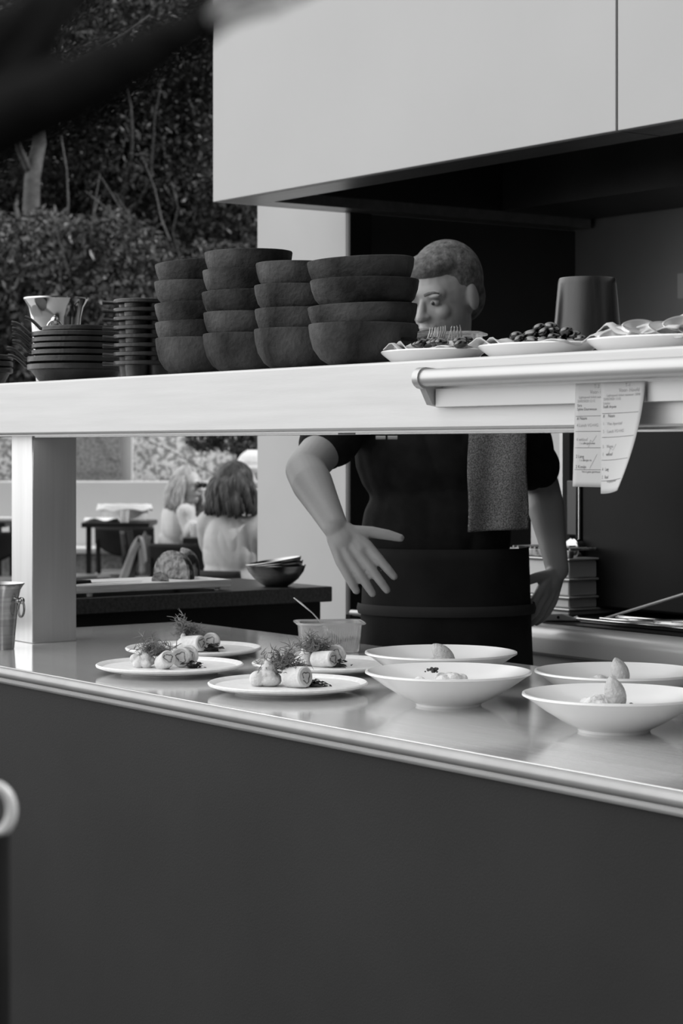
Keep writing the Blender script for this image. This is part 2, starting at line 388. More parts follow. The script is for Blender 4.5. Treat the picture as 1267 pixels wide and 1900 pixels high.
# ---- tickets with their print
def ticket(tl, wid, hgt, twist, name_label, lines, rules, marks, bot_shift=0.0, curl=0.0):
    def fn(a, b):
        ang = twist*b**1.5
        p = Vector((math.cos(ang)*a*wid + bot_shift*b, -math.sin(ang)*a*wid - curl*b*b, -b*hgt + (0.006*a*a*b if twist else 0)))
        return tl + p
    root = thing('order_ticket', tl, name_label, 'ticket', 'order tickets hanging from the rail')
    sh = MB().grid(fn, 10, 20, 0.0004); sh.build('paper_slip', 'paper', root, True)
    def nrm(a, b):
        e = 0.01; return ((fn(a+e, b)-fn(a, b)).cross(fn(a, b+e)-fn(a, b))).normalized()
    vl = {'ink': MB(), 'ink_pale': MB()}
    def put(x, y, ink): 
        a = x/wid; b = y/hgt; n = nrm(a, b)
        if n.y > 0: n = -n
        return fn(a, b) + n*0.0006
    for (txt, x, y, size, ink) in lines:
        cu = bpy.data.curves.new('text', 'FONT'); cu.body = txt; cu.size = size; cu.resolution_u = 2
        to = bpy.data.objects.new('text', cu); COL.objects.link(to); bpy.context.view_layer.update()
        me = bpy.data.meshes.new_from_object(to.evaluated_get(bpy.context.evaluated_depsgraph_get()))
        vs = [put(x + v.co.x, y - v.co.y, ink) for v in me.vertices]; fs = [tuple(p.vertices) for p in me.polygons]
        q = vl[ink]; o = len(q.v); q.v += vs; q.f += [tuple(i+o for i in f) for f in fs]
        bpy.data.objects.remove(to); bpy.data.meshes.remove(me)
    for (x0, x1, y) in rules:
        q = vl['ink']
        for k in range(8):
            a = x0+(x1-x0)*k/8; b_ = x0+(x1-x0)*(k+1)/8
            q.add([put(a, y, 0), put(b_, y, 0), put(b_, y+0.0006, 0), put(a, y+0.0006, 0)], [(0,1,2,3)])
    for pts in marks:
        q = vl.setdefault('mark%d' % id(pts), MB())
        for i in range(len(pts)-1):
            (ax, ay), (bx, by) = pts[i], pts[i+1]; q.add([put(ax-0.0004, ay, 0), put(ax+0.0004, ay, 0), put(bx+0.0004, by, 0), put(bx-0.0004, by, 0)], [(0,1,2,3)])
    for kk, q in vl.items():
        if q.v: q.build('pen_mark' if kk[0] == 'm' else 'ticket_print', 'ink_pale' if kk[0] == 'm' else kk, root)
    return root
zt = zr-0.016
t1 = Cv(1068, 700, 1.9815); t1.z = zt
H1 = t1.z - Cv(1065, 903, 1.98).z
L1 = [('T-3', .038, .010, .009, 'ink_pale'), ('Voor- Hoofd', .030, .020, .009, 'ink_pale'), ('Lightspeed ticket nummer', .008, .028, .006, 'ink_pale'),
      ('25/02/2020 12:12', .005, .035, .006, 'ink_pale'), ('Sara', .005, .043, .0065, 'ink'), ('Sylvie Daerweeux', .005, .050, .0065, 'ink'),
      ('# Naam', .005, .067, .0075, 'ink'), ('4 Lunch VG+HG', .005, .080, .0075, 'ink_pale'), ('4 witloof', .005, .106, .0075, 'ink_pale'),
      ('1 x allergie noten', .012, .112, .0052, 'ink'), ('2 Lang', .005, .137, .0075, 'ink'), ('1 x allergie vis', .012, .143, .0052, 'ink'), ('2 Konijn', .005, .156, .0075, 'ink'), ('Vol is geen garnituur', .018, .164, .0052, 'ink')]
L1 = [(a, b, c*H1/.190, d*.85, e) for a, b, c, d, e in L1]
ticket(t1, 0.082, H1, 0.0, 'left white order ticket on the rail, partly covered by the other one', L1,
       [(.003, .078, q*H1/.19) for q in (.060, .088, .118, .158)], [[(x_, y_*H1/.19) for x_, y_ in q_] for q_ in ([(.030, .118), (.034, .104), (.038, .108), (.046, .096)], [(.034, .156), (.048, .130)])], bot_shift=-0.006)
t2 = Cv(1115, 700, 1.978); t2.z = zt
H2 = t2.z - Cv(1115, 916, 1.978).z
wd2 = Cv(1197, 700, 1.978).x - t2.x
L2 = [('T-1', .048, .010, .009, 'ink_pale'), ('Voor- Hoofd', .036, .020, .009, 'ink_pale'), ('Lightspeed ticket nummer: 5808', .012, .028, .006, 'ink_pale'),
      ('25/02/2020 13:02', .005, .035, .006, 'ink_pale'), ('Louise', .005, .043, .0065, 'ink_pale'), ('Steffi Arpeie', .005, .050, .0065, 'ink'),
      ('#    Naam', .005, .068, .0075, 'ink'), ('1    Vlee Aperitief', .005, .083, .0070, 'ink_pale'), ('5    Lunch VG+HG', .005, .098, .0075, 'ink_pale'),
      ('5    Wagyu', .005, .127, .0075, 'ink_pale'), ('1    witloof', .005, .142, .0075, 'ink'), ('4    Lang', .005, .171, .0075, 'ink'), ('2    Rund', .005, .186, .0075, 'ink'), ('Vol is geen garnituur', .026, .194, .0052, 'ink')]
L2 = [(a, b, c*H2/.215, d*.85, e) for a, b, c, d, e in L2]
ticket(t2, wd2, H2, 0.5, 'right white order ticket on the rail, longer and curling forward at the bottom', L2,
       [(.003, wd2-.006, q*H2/.215) for q in (.060, .106, .150, .190)], [[(x_, y_*H2/.215) for x_, y_ in ((.020, .142), (.026, .128), (.034, .132), (.040, .120))]])

# ================================================================ SHELF CROCKERY
def bowl_mesh(r, h, wall=0.008):
    out = [(0.0001, 0), (r*0.50, 0), (r*0.60, h*0.03), (r*0.78, h*0.18), (r*0.91, h*0.42), (r*0.97, h*0.70), (r*0.995, h*0.95), (r*0.985, h*0.99), (r*0.965, h)]
    inn = [(r-wall, h*0.97), (r*0.97-wall, h*0.70), (r*0.90-wall, h*0.42), (r*0.76-wall, h*0.22+0.002), (r*0.5, 0.009), (0.0001, 0.008)]
    return MB().lathe(out+inn, seg=56)
bproto = bowl_mesh(0.084, 0.062).build('clay_bowl', 'clay', None, 'auto')
stacks = [ # px centre, v, rim rows (bottom to top), bottom row, radius, label words
    (369, 2.100, [628, 597, 563, 524, 486], 691, 'first stack beside the small ringed pans'),
    (460, 2.095, [620, 581, 541, 503, 468], 686, 'tallest stack, second from the pans'),
    (556, 2.098, [611, 574, 531, 490], 681, 'third stack, behind the widest one'),
    (674, 2.095, [602, 567, 520, 482], 672, 'last stack, next to the cutlery trays')]
order = {5: ['lowest', 'second from the bottom', 'middle one', 'second from the top', 'topmost'], 4: ['lowest', 'second from the bottom', 'second from the top', 'topmost']}
first = True
for si, (px, v, rims, base, words) in enumerate(stacks):
    D = Dv(px, v); D1 = D - 0.03
    zb = ZS
    for k, yr in enumerate(rims):
        zr_ = EYE + (HOR - yr)/FPX*D
        hgt = 0.066 if k == 0 else 0.055
        if k == 0: hgt = zr_ - ZS
        o = bproto if first else bproto.copy()
        if not first: COL.objects.link(o)
        first = False
        rs = (1.0 if k < len(rims)-1 else 0.985) * random.uniform(0.965, 0.99) * (1.12 if si == 3 else 1.0)*(0.995 if si != 2 else 0.97)
        if k == 0: rs *= 1.01
        p = C(px, HOR, D); dx = random.uniform(-0.003, 0.003)
        o.scale = (rs, rs, hgt/0.062)
        o.location = (p.x+dx if k else p.x, p.y + (random.uniform(-0.002, 0.002) if k else 0), zr_ - hgt)
        tilt = 0 if k == 0 else random.uniform(-0.03, 0.03)
        if si == 3 and k == 3: tilt = -0.05
        if si == 3 and k == 1: tilt = -0.035
        if si == 0 and k == 4: tilt = -0.07
        ax = FW; o.rotation_mode = 'QUATERNION'
        from mathutils import Quaternion
        o.rotation_quaternion = Quaternion(ax, tilt) @ Quaternion((0, 0, 1), random.uniform(0, 6))
        tag(o, 'dark clay bowl, %s of the %s' % (order[len(rims)][k], words), 'bowl', 'stacked clay bowls on the shelf')

# ---- cast iron pans
HA = math.atan2(RT.y, RT.x)
def pan(r, h, hl, name_label, loc, rim=0.010, drop=0.0):
    root = thing('cast_iron_pan', loc, name_label, 'pan', 'stacked cast iron pans on the shelf')
    out = [(0.0001, 0), (r*0.72, 0), (r*0.76, 0.003), (r*0.93, h-rim), (r*0.935, h-rim), (r, h-rim+0.002), (r, h-0.001), (r*0.99, h), (r*0.93, h), (r*0.90, h-rim), (r*0.72, 0.005), (0.0001, 0.005)]
    MB().lathe(out, seg=56).build('pan_body', 'iron', root, 'auto', local=True)
    z = h-rim*0.45; pts = [(-r*0.94, 0, z), (-r-0.006, 0, z+0.002), (-r-0.014, 0, z+0.010), (-r-0.024, 0, z+0.019), (-r-0.034, 0, z+0.024), (-r-hl*.75, 0, z+0.025)]
    MB().tube(pts, [0.0085, 0.0075, 0.007, 0.007, 0.008, 0.0085], 12, 0.48, (0, 0, 1)).build('pan_handle', 'iron', root, 'auto', local=True)
    return root
pv = 2.115; pcx = Cv(142, 700, pv)
def zrow(y, D): return EYE + (HOR-y)/FPX*D
Dp = Dv(142, pv)
rows = [(676, .1015, .034, 'lowest and deepest'), (662, .1015, .024, 'second from the bottom, with a long raised handle'), (650, .094, .022, 'third from the bottom'), (638, .094, .022, 'fourth from the bottom'),
        (627, .094, .022, 'fifth from the bottom'), (616, .094, .022, 'second from the top'), (606, .078, .020, 'topmost and smallest')]
for k, (y, r, h, wds) in enumerate(rows):
    zt_ = zrow(y, Dp-0.02); h2 = zt_-ZS if k == 0 else h
    p = pan(r, h2, 0.056 if k < 6 else 0.05, 'black iron pan in the tall stack, %s' % wds, (pcx.x + (0.0 if k < 2 else 0.004 if k < 6 else 0.016), pcx.y, zt_-h2), rim=0.0125 if k < 2 else 0.0105)
    p.rotation_euler = (0, 0, HA+random.uniform(-0.10, 0.02))
pc2 = Cv(-62, 700, 2.13); Dq = Dv(-62, 2.13)
for k, (y, wds) in enumerate([(683, 'lowest'), (671, 'middle one'), (659, 'top one')]):
    zt_ = zrow(y, Dq-0.02); h2 = zt_-ZS if k == 0 else 0.024
    p = pan(0.105, h2, 0.062, 'black cast iron pan, %s of the stack cut off at the left edge' % wds, (pc2.x, pc2.y, zt_-h2), rim=0.012).rotation_euler = (0, 0, HA+.3*k)

# ---- egg pans with wells
ev = 2.118; ec = Cv(268, 700, ev); De = Dv(268, ev)
ys = [671, 654, 638, 621, 604.5, 588.5, 572.5, 557.5]
ep = thing('poffertje_pan', (0, 0, 0), 'x', 'pan', 'small ringed pans stacked on the shelf')
o_ = [(0.0001, 0.003), (0.058, 0.003), (0.0605, 0.0045), (0.0605, 0.0105), (0.059, 0.0115), (0.056, 0.0115), (0.054, 0.007), (0.0001, 0.007)]
MB().lathe(o_, seg=48).build('pan_plate', 'iron', ep, 'auto', local=True)
for a in range(4):
    q = PI/4+a*PI/2+0.35; cx, cy = 0.031*math.cos(q), 0.031*math.sin(q)
    MB().lathe([(0.0001, -0.024), (0.018, -0.024), (0.0205, -0.022), (0.0235, 0.0035), (0.021, 0.0035), (0.0185, -0.019), (0.0001, -0.020)], (cx, cy, 0), 24).build('pan_well', 'iron', ep, 'auto', local=True)
MB().tube([(-0.057, 0, 0.006), (-0.064, 0, 0.006), (-0.072, 0, 0.006), (-0.082, 0, 0.0065)], [0.010, 0.008, 0.009, 0.010], 12, 0.4, (0, 0, 1)).build('pan_handle', 'iron', ep, 'auto', local=True)
wn = ['lowest', 'second from the bottom', 'third from the bottom', 'fourth from the bottom', 'fourth from the top', 'third from the top', 'second from the top', 'topmost']
for k, y in enumerate(ys):
    z = zrow(y, De) - 0.0105
    if k == 0: z = ZS+0.024; z0 = z; dz = (zrow(ys[-1], De)-0.0105-z0)/7
    z = z0 + dz*k
    L = 'small black iron pan with tab handle, %s of its stack' % wn[k]
    if k == 0: ep.location = (ec.x, ec.y, z); ep['label'] = L; ep.rotation_euler = (0, 0, HA)
    else: dup(ep, (ec.x, ec.y, z), L, (0, 0, HA+random.uniform(-0.05, 0.05)))

# ---- steel buckets
def bucket(name, loc, rb, rt, h, label, ring_dir, s=1.0, mt='polish'):
    root = thing(name, loc, label, 'bucket')
    P = [(0.0001, 0), (rb, 0), (rb+0.001, 0.003), (rb+(rt-rb)*0.15, h*0.25), (rb+(rt-rb)*0.3, h*0.5), (rb+(rt-rb)*0.45, h*0.78), (rb+(rt-rb)*0.62, h*0.90), (rt*0.97, h*0.975), (rt, h*0.985), (rt, h), (rt*0.975, h),
         (rb+(rt-rb)*0.55, h*0.88), (rb+(rt-rb)*0.38, h*0.78), (rb+(rt-rb)*0.2, h*0.4), (rb*0.95, 0.004), (0.0001, 0.004)]
    bd = MB().lathe(P, seg=56).build('bucket_body', mt, root, 'auto', local=True)
    for sgn in (1, -1):
        d = Vector(ring_dir).normalized()*sgn; rr = rb+(rt-rb)*0.4; zc = h*0.74
        kb = MB(); kb.tube([d*(rr-0.001)+Vector((0,0,zc)), d*(rr+0.010*s)+Vector((0,0,zc))], 0.006*s, 14); kb.ell(d*(rr+0.012*s)+Vector((0,0,zc)), (0.0075*s,)*3, seg=14, rings=8)
        kn = kb.build('handle_boss', mt, root, 'auto', local=True)
        side = d.cross(UP).normalized(); R = 0.017*s; c0 = d*(rr+0.012*s)+Vector((0,0,zc-R)); ring = MB(); pts = [c0 + side*math.sin(a)*R*0.8 + Vector((0,0,math.cos(a)*R)) for a in [2*PI*k/28 for k in range(29)]]
        ring.tube(pts, 0.0025*s, 10, caps=False).build('ring_handle', mt, root, 'auto', local=True)
    return root
bp = C(-6, HOR, 4.42)
bucket('wine_bucket', (bp.x, bp.y, ZC), 0.036, 0.058, 0.138, 'brushed steel wine bucket with ring handles standing on the counter beside the column', RT*0.95+FW*-0.3, 1.0, 'spun')
bp = Cv(104, 600, 2.355)
hb = zrow(553, Dv(104, 2.355))-ZS
bucket('wine_bucket', (bp.x, bp.y, ZS), 0.044, 0.0755, hb, 'shiny steel bucket with flared rim on the shelf behind the pans', RT*0.1-FW, 1.3)

# ---- black cone, upside down pot
cp = Cv(1089, 600, 2.30)
hc = zrow(516, Dv(1089, 2.30))-ZS
MBc = MB().lathe([(0.062, 0), (0.0575, 0.03), (0.052, 0.07), (0.047, hc-0.01), (0.0455, hc-0.002), (0.044, hc), (0.0001, hc), (0.0001, hc-0.004), (0.042, hc-0.005), (0.059, 0)], seg=64)
co = MBc.build('upturned_pot', mat('glazed_black_pot', 0.006, 0.25, 0.0, 0.6, 16, 0, None, stretch=(3, 3, 0.3), c2=0.035), None, 'auto'); co.location = (cp.x, cp.y, ZS)
tag(co, 'glossy black tapered pot standing upside down behind the cutlery', 'pot')

# ---- dishes with cutlery
def spoon_parts(root, m):
    hb_ = MB()
    def fn(a, b):
        th = 2*PI*a; r = b; x = 0.026*r*math.cos(th); y = 0.0165*r*math.sin(th)*(1-0.18*math.cos(th)); z = -0.007*(1-r*r)
        return Vector((x, y, z))
    hb_.grid(fn, 24, 6, 0.0010); hb_.build('spoon_bowl', m, root, True, local=True)
    MB().tube([(-0.022, 0, 0.0008), (-0.035, 0, 0.003), (-0.07, 0, 0.0055), (-0.11, 0, 0.003), (-0.128, 0, 0.001)], [0.0035, 0.0026, 0.003, 0.0048, 0.003], 10, 0.3, (0, 0, 1)).build('spoon_handle', m, root, 'auto', local=True)
def knife_parts(root, m):
    MB().ell((0.0, 0, 0), (0.018, 0.0105, 0.0068), seg=18, rings=10).build('handle_butt', m, root, True, local=True)
    MB().tube([(-0.014, 0, 0), (-0.05, 0, 0), (-0.10, 0, 0.0), (-0.15, 0, -0.002)], [0.0085, 0.0065, 0.006, 0.004], 10, 0.55, (0, 0, 1)).build('knife_handle', m, root, 'auto', local=True)
def fork_parts(root, m):
    for k in range(4):
        y = -0.0075+0.005*k
        MB().tube([(-0.03, y, 0), (-0.010, y, -0.003), (0.012, y, -0.001), (0.02, y, 0.003)], [0.0012, 0.0011, 0.0011, 0.0005], 6).build('fork_tine', m, root, 'auto', local=True)
    MB().tube([(-0.028, 0, 0), (-0.042, 0, 0), (-0.06, 0, 0.003), (-0.12, 0, 0.003)], [0.010, 0.007, 0.003, 0.005], 10, 0.25, (0, 0, 1)).build('fork_handle', m, root, 'auto', local=True)
def proto(name, fn, m, cat):
    r = thing(name, (0, 0, 0), 'x', cat); fn(r, m); return r
def place(pr, used, loc, label, group, rot):
    if not used[0]:
        pr.location = loc; pr.rotation_euler = rot; pr['label'] = label; pr['group'] = group; used[0] = True; return pr
    return dup(pr, loc, label, rot, group=group)
sp = proto('spoon', spoon_parts, 'cutlery', 'spoon'); spu = [False]
kd = proto('table_knife', knife_parts, 'cutlery_dark', 'knife'); kdu = [False]
fk = proto('fork', fork_parts, 'cutlery', 'fork'); fku = [False]
def dish(px, v, a, b, label):
    p = Cv(px, 600, v); o = thing('oval_dish', (p.x, p.y, ZS), label, 'dish', 'pale dishes of cutlery on the shelf')
    m = MB().lathe([(0.0001, 0), (0.72, 0), (0.80, 0.0025), (0.97, 0.014), (1.0, 0.0175), (0.985, 0.0195), (0.95, 0.0175), (0.78, 0.007), (0.7, 0.0055), (0.0001, 0.0055)], seg=64)
    m.v = [Vector((q.x*a, q.y*b, q.z)) for q in m.v]; m.build('dish_body', 'china', o, 'auto', local=True); return Vector((p.x, p.y, ZS))
def napkin(c, lab, L=0.16, W=0.05, seed=0, dy=0.0, rz=0.0, h=0.012):
    rnd = random.Random(seed); root = thing('napkin', c, lab, 'napkin', 'folded napkins under the cutlery')
    def mk(ln, wd, z0, ph):
        def fn(a, b):
            x = (a-0.5)*ln; y = (b-0.5)*wd; z = z0 + h*0.45*math.sin(a*7+ph)*math.sin(b*PI) + h*0.35*math.sin(b*9+ph) + h*0.5*abs(a-0.5) + .013*math.exp(-((a-.12)/.09)**2)*(1-b*.5) + .004*math.exp(-((a-.85)/.1)**2)
            q = Vector((x*math.cos(rz)-y*math.sin(rz), x*math.sin(rz)+y*math.cos(rz)+dy, z)); return c+q
        return fn
    MB().grid(mk(L, W, 0.014, 0.3+seed), 22, 12, 0.0018).build('napkin_fold', 'linen', root, True)
    MB().grid(mk(L*0.8, W*0.75, 0.020, 1.9+seed), 22, 12, 0.0018).build('napkin_fold', 'linen', root, True)
    return root
d1 = dish(803, 2.078, 0.106, 0.066, 'pale oval dish of dark cutlery and forks next to the clay bowls')
d2 = dish(998, 2.082, 0.114, 0.068, 'pale oval dish with a heap of knife ends, middle of the three')
d3 = dish(1212, 2.085, 0.118, 0.068, 'pale oval dish of spoons nearest the right edge')
napkin(d1, 'rumpled grey napkin under the cutlery by the clay bowls', 0.17, 0.07, 1)
napkin(d2, 'folded grey napkin spread under the middle heap of knives', 0.22, 0.09, 2)
napkin(d3, 'folded grey napkin under the bright spoons at the right', 0.20, 0.09, 5, h=0.016)
VIEW = math.atan2(-FW.y, -FW.x)      # towards the camera
for k in range(16):
    px = 772+random.uniform(0, 100); py = 640-random.uniform(0, 9)
    q = Cv(px, py, 2.05+random.uniform(0, .05)); q.z = max(q.z, ZS+0.022)
    place(kd, kdu, q, 'dark steel knife end in the heap on the dish by the clay bowls', 'knives on the dish by the clay bowls', (random.uniform(-.3, .3), random.uniform(-0.1, .15), VIEW+random.uniform(-.5, .3)))
for k in range(5):
    q = Cv(800+k*9+random.uniform(-3, 3)+(12 if k > 2 else 0), 629-random.uniform(0, 4), 2.12)
    place(fk, fku, q, 'steel fork with tines up in the cutlery by the clay bowls', 'forks behind the first cutlery heap', (random.uniform(-.4, .4), -0.9, VIEW+random.uniform(-.7, .7)))
heap = [(966,632),(988,634),(1008,634),(1030,630),(1050,628),(975,641),(998,646),(1018,642),(1040,636),(1010,618),(1030,616),(1050,618),(958,626),(1000,612),(1022,608),(1065,624),(1075,632),(985,622)]
for k, (px, py) in enumerate(heap):
    px = 955+(px-955)*1.0
    q = Cv(px, py-2, 2.06+0.03*random.random()+(640-py)*0.0006)
    place(kd, kdu, q, 'dark steel knife end in the piled heap on the middle dish', 'knives heaped on the middle dish', (random.uniform(-.4, .4), random.uniform(-.25, .1), VIEW+random.uniform(-.5, .4)))
for k, (px, py, rz, m_) in enumerate([(1187, 606, 2.4, 0), (1235, 610, 2.9, 0), (1262, 600, 2.6, 0), (1160, 618, 2.2, 0), (1192, 622, 3.3, 0), (1222, 624, 2.7, 0), (1255, 620, 3.1, 0), (1290, 610, 2.8, 0), (1142, 622, 2.5, 0)]):
    q = Cv(px, py, 2.05+0.012*(k % 4)); q.z = max(q.z, ZS+0.024)
    zz_ = (-FW*.62+UP*.70+RT*random.uniform(-.25, .25)).normalized(); ang_ = rz-2.6+random.uniform(-.5, .5); x0_ = RT.cross(zz_).cross(zz_)*-1; x0_ = (RT-zz_*RT.dot(zz_)).normalized(); xx_ = (x0_*-math.cos(ang_)+zz_.cross(x0_)*-math.sin(ang_)*.4).normalized(); yy_ = zz_.cross(xx_).normalized(); e_ = Matrix((xx_, yy_, xx_.cross(yy_))).transposed().to_euler()
    place(sp, spu, q, 'bright steel spoon in the heap on the rightmost dish', 'spoons on the rightmost dish', e_)

# ---- plastic tubs
def tub(c, L, W, H, rz, label, ribs=True):
    root = thing('plastic_tub', c, label, 'tub')
    Rz = Matrix.Rotation(rz, 3, 'Z')
    def rr(l, w, rad, z, n=5):
        out = []
        for (sx, sy, a0) in ((1, 1, 0), (-1, 1, PI/2), (-1, -1, PI), (1, -1, 3*PI/2)):
            for k in range(n+1):
                a = a0+PI/2*k/n; out.append(Rz @ Vector((sx*(l-rad)+rad*math.cos(a), sy*(w-rad)+rad*math.sin(a), z)))
        return out
    lay = [rr(L*.44, W*.42, .012, .001), rr(L*.46, W*.44, .014, .006), rr(L*.5, W*.5, .018, H-.003), rr(L*.5+.006, W*.5+.006, .02, H-.003), rr(L*.5+.006, W*.5+.006, .02, H), rr(L*.5-.001, W*.5-.001, .018, H), rr(L*.455, W*.435, .013, .007)]
    m = MB(); V = [p+Vector(c) for l_ in lay for p in l_]; n = len(lay[0]); F = []
    for i in range(len(lay)-1):
        for k in range(n): F.append((i*n+k, i*n+(k+1) % n, (i+1)*n+(k+1) % n, (i+1)*n+k))
    F.append(tuple(range(n))[::-1]); F.append(tuple((len(lay)-1)*n+k for k in range(n)))
    m.add(V, F); bd = m.build('tub_body', 'plastic', root, 'auto')
    for sgn in (1, -1):
        rb = MB()
        for k in range(22):
            t = -0.40+0.80*k/21
            a = Rz @ Vector((t*L*0.92, sgn*(W*.445+.0006), .008)); b_ = Rz @ Vector((t*L, sgn*(W*.5+.0004), H-.008)); rb.tube([Vector(c)+a, Vector(c)+b_], 0.0011, 6)
        rb.build('tub_ribs', 'plastic', bd)
    rm = MB(); rm.tube([p+Vector(c) for p in rr(L*.5+.006, W*.5+.006, .02, H-.0015)]+[rr(L*.5+.006, W*.5+.006, .02, H-.0015)[0]+Vector(c)], 0.0022, 8, caps=False); rm.build('tub_rim', 'plastic', bd, 'auto')
    return root
tc_ = C(611, HOR, 4.36); tc_.z = ZC
tub(tc_, .128, .098, .062, math.atan2(RT.y, RT.x)+0.12, 'clear ribbed plastic tub of grains on the counter with a spoon in it')
gr = MB()
for k in range(420):
    a = random.uniform(-.05, .05); b_ = random.uniform(-.034, .034); z = .010 + .018*(a+.05)/.1 + random.uniform(0, .006)
    gr.ell(tc_+RT*a+FW*b_+Vector((0, 0, z)), (.0035, .0028, .0024), Matrix.Rotation(random.random()*6, 3, 'Z'), 6, 4)
tag(gr.build('grain', 'crumbface', None, True), 'loose speckled grains lying in the bottom of the ribbed counter tub', 'grain', kind='stuff')
s2 = dup(sp, (0, 0, 0), 'long steel spoon leaning in the plastic tub on the counter', group=None)
if 'group' in s2: del s2['group']
pa = C(596, 1160, 4.36); pb = C(527, 1093, 4.30); dr = (pb-pa).normalized()
s2.location = C(617, 1180, 4.37); s2.rotation_mode = 'QUATERNION'; s2.rotation_quaternion = (-dr).to_track_quat('X', 'Z'); s2.scale = (1.02, 1.0, 1.0)
t2_ = Cv(828, 640, 2.27); t2_.z = ZS
tub(t2_, .118, .085, .062, math.atan2(RT.y, RT.x)-0.25, 'empty clear plastic tub on the shelf behind the forks')

# ================================================================ COUNTER PLATES AND FOOD
def plate(px, py, label, first=[None]):
    D = Dz(py, ZC+.017); p = C(px, HOR, D)
    if first[0] is None:
        o = MB().lathe([(0.0001, .003), (.080, .003), (.082, 0), (.088, 0), (.092, .004), (.125, .009), (.1375, .0135), (.1385, .0165), (.136, .0185), (.131, .0165), (.126, .0125), (.0001, .0105)], seg=80).build('flat_plate', 'matte_china', None, 'auto')
        first[0] = o
    else: o = first[0].copy(); COL.objects.link(o)
    o.location = (p.x, p.y, ZC); tag(o, label, 'plate', 'flat plates of food on the counter'); return Vector((p.x, p.y, ZC+.0105))
P1 = plate(315, 1232, 'flat pale plate with rolled meat, at the far left of the counter front')
P2 = plate(359, 1201, 'flat pale plate standing behind the leftmost one, with tall herbs')
P3 = plate(534, 1266, 'flat pale plate nearest the counter edge')
P4 = plate(603, 1229, 'flat pale plate between the front plate and the plastic tub')
def floret(c, s, lab, seed):
    rnd = random.Random(seed); m = MB()
    for k in range(13):
        a = rnd.uniform(0, 2*PI); rr_ = rnd.uniform(0, .017)*s; z = rnd.uniform(.006, .026)*s*(1-rr_/(.03*s)); q = rnd.uniform(.007, .012)*s
        m.ell(c+Vector((rr_*math.cos(a), rr_*math.sin(a), max(z, q*0.7))), (q, q, q*.9), None, 12, 8)
    m.ell(c+Vector((0, 0, .028*s)), (.006*s, .006*s, .009*s), None, 10, 8); m.ell(c+Vector((0, 0, .008*s)), (.02*s, .017*s, .009*s))
    tag(remesh(m, 'cauliflower_floret', 'meringue', None, .0013, 3), lab, 'floret', 'pale florets on the plates')
def roulade(c, ang, tilt, lab, r=.0165, th=.022):
    root = thing('meat_roulade', c, lab, 'meat', 'rolled meat slices on the plates')
    ax = Vector((math.cos(ang), math.sin(ang), math.sin(tilt))).normalized()
    q = ax.to_track_quat('Z', 'X').to_matrix()
    ctr = c+Vector((0, 0, r))
    out = [(.0001, -th/2), (r*.85, -th/2), (r*.97, -th/2+.002), (r, 0), (r*.97, th/2-.002), (r*.85, th/2), (.0001, th/2)]
    MB().lathe(out, ctr, 28, q).build('roll_skin', 'meringue', root, 'auto')
    pts = []
    for k in range(13):
        a = k*.5+c.y*50; rr_ = r*.7*(1-k/40)*(.8+.2*math.sin(k*1.7+c.x*90)); pts.append(ctr+q @ Vector((rr_*math.cos(a), rr_*math.sin(a), th/2+.0003)))
    MB().tube(pts, .0014, 6, .5, ax).build('dark_filling', 'crumbface', root, 'auto')
    MB().lathe([(.0001, th/2+.0004), (r*.8, th/2+.0003), (r*.82, th/2-.001)], ctr, 28, q).build('cut_face', 'meat', root, 'auto')
def herb(c, s, lab, seed, n=26, tall=0):
    rnd = random.Random(seed); m = MB()
    def sprig(p, d, L, r, dep):
        pts = [p]; dd = d.copy()
        for k in range(4):
            dd = (dd + Vector((rnd.uniform(-.4, .4), rnd.uniform(-.4, .4), rnd.uniform(-.35, .3)))).normalized(); pts.append(pts[-1]+dd*L/4)
            if dep: 
                for _ in range(3): sprig(pts[-1], Vector((rnd.uniform(-1, 1), rnd.uniform(-1, 1), rnd.uniform(-.3, 1))).normalized(), L*.42, r*.75, dep-1)
        m.tube(pts, [r, r*.9, r*.8, r*.6, r*.3], 5)
    for k in range(n):
        a = rnd.uniform(0, 2*PI); e = rnd.uniform(.0, 1.2); sprig(c+Vector((rnd.uniform(-.006, .006), rnd.uniform(-.006, .006), 0))*s, Vector((math.cos(a)*math.cos(e), math.sin(a)*math.cos(e), math.sin(e))), rnd.uniform(.024, .042)*s, .0010*s, 1)
    for k in range(tall): sprig(c, Vector((rnd.uniform(-.15, .15), rnd.uniform(-.15, .15), 1)), .046*s, .0013*s, 1)
    tag(m.build('herb_tuft', 'herb', None), lab, 'herb', 'feathery herb tufts on the plates')
def darkleaf(c, s, lab, seed):
    rnd = random.Random(seed); m = MB()
    for k in range(46):
        p = c+Vector((rnd.gauss(0, .010)*s, rnd.gauss(0, .009)*s, rnd.uniform(.001, .012)*s)); a = rnd.uniform(0, 6.3); t = rnd.uniform(-1, 1)
        ax = Vector((math.cos(a), math.sin(a), t*.4)).normalized(); sd = ax.cross(Vector((rnd.uniform(-1, 1), rnd.uniform(-1, 1), 1))).normalized(); L = rnd.uniform(.004, .008)*s; w_ = L*.45
        m.add([p-ax*L, p+sd*w_+Vector((0, 0, .001)), p+ax*L, p-sd*w_+Vector((0, 0, .001)), p+Vector((0, 0, -.0008))], [(0, 4, 1), (1, 4, 2), (2, 4, 3), (3, 4, 0), (0, 1, 2, 3)])
    m.ell(c+Vector((0, 0, .004)), (.012*s, .010*s, .004*s), None, 12, 6)
    tag(m.build('salad_leaves', 'leafdark', None), lab, 'salad', 'dark leaf bunches on the plates')
def off(P, r_, f_): return P + RT*r_ + FW*f_
VA = math.atan2(-FW.y, -FW.x)
names = ['on the leftmost front plate', 'on the plate behind the leftmost', 'on the plate nearest the counter edge', 'on the plate beside the plastic tub']
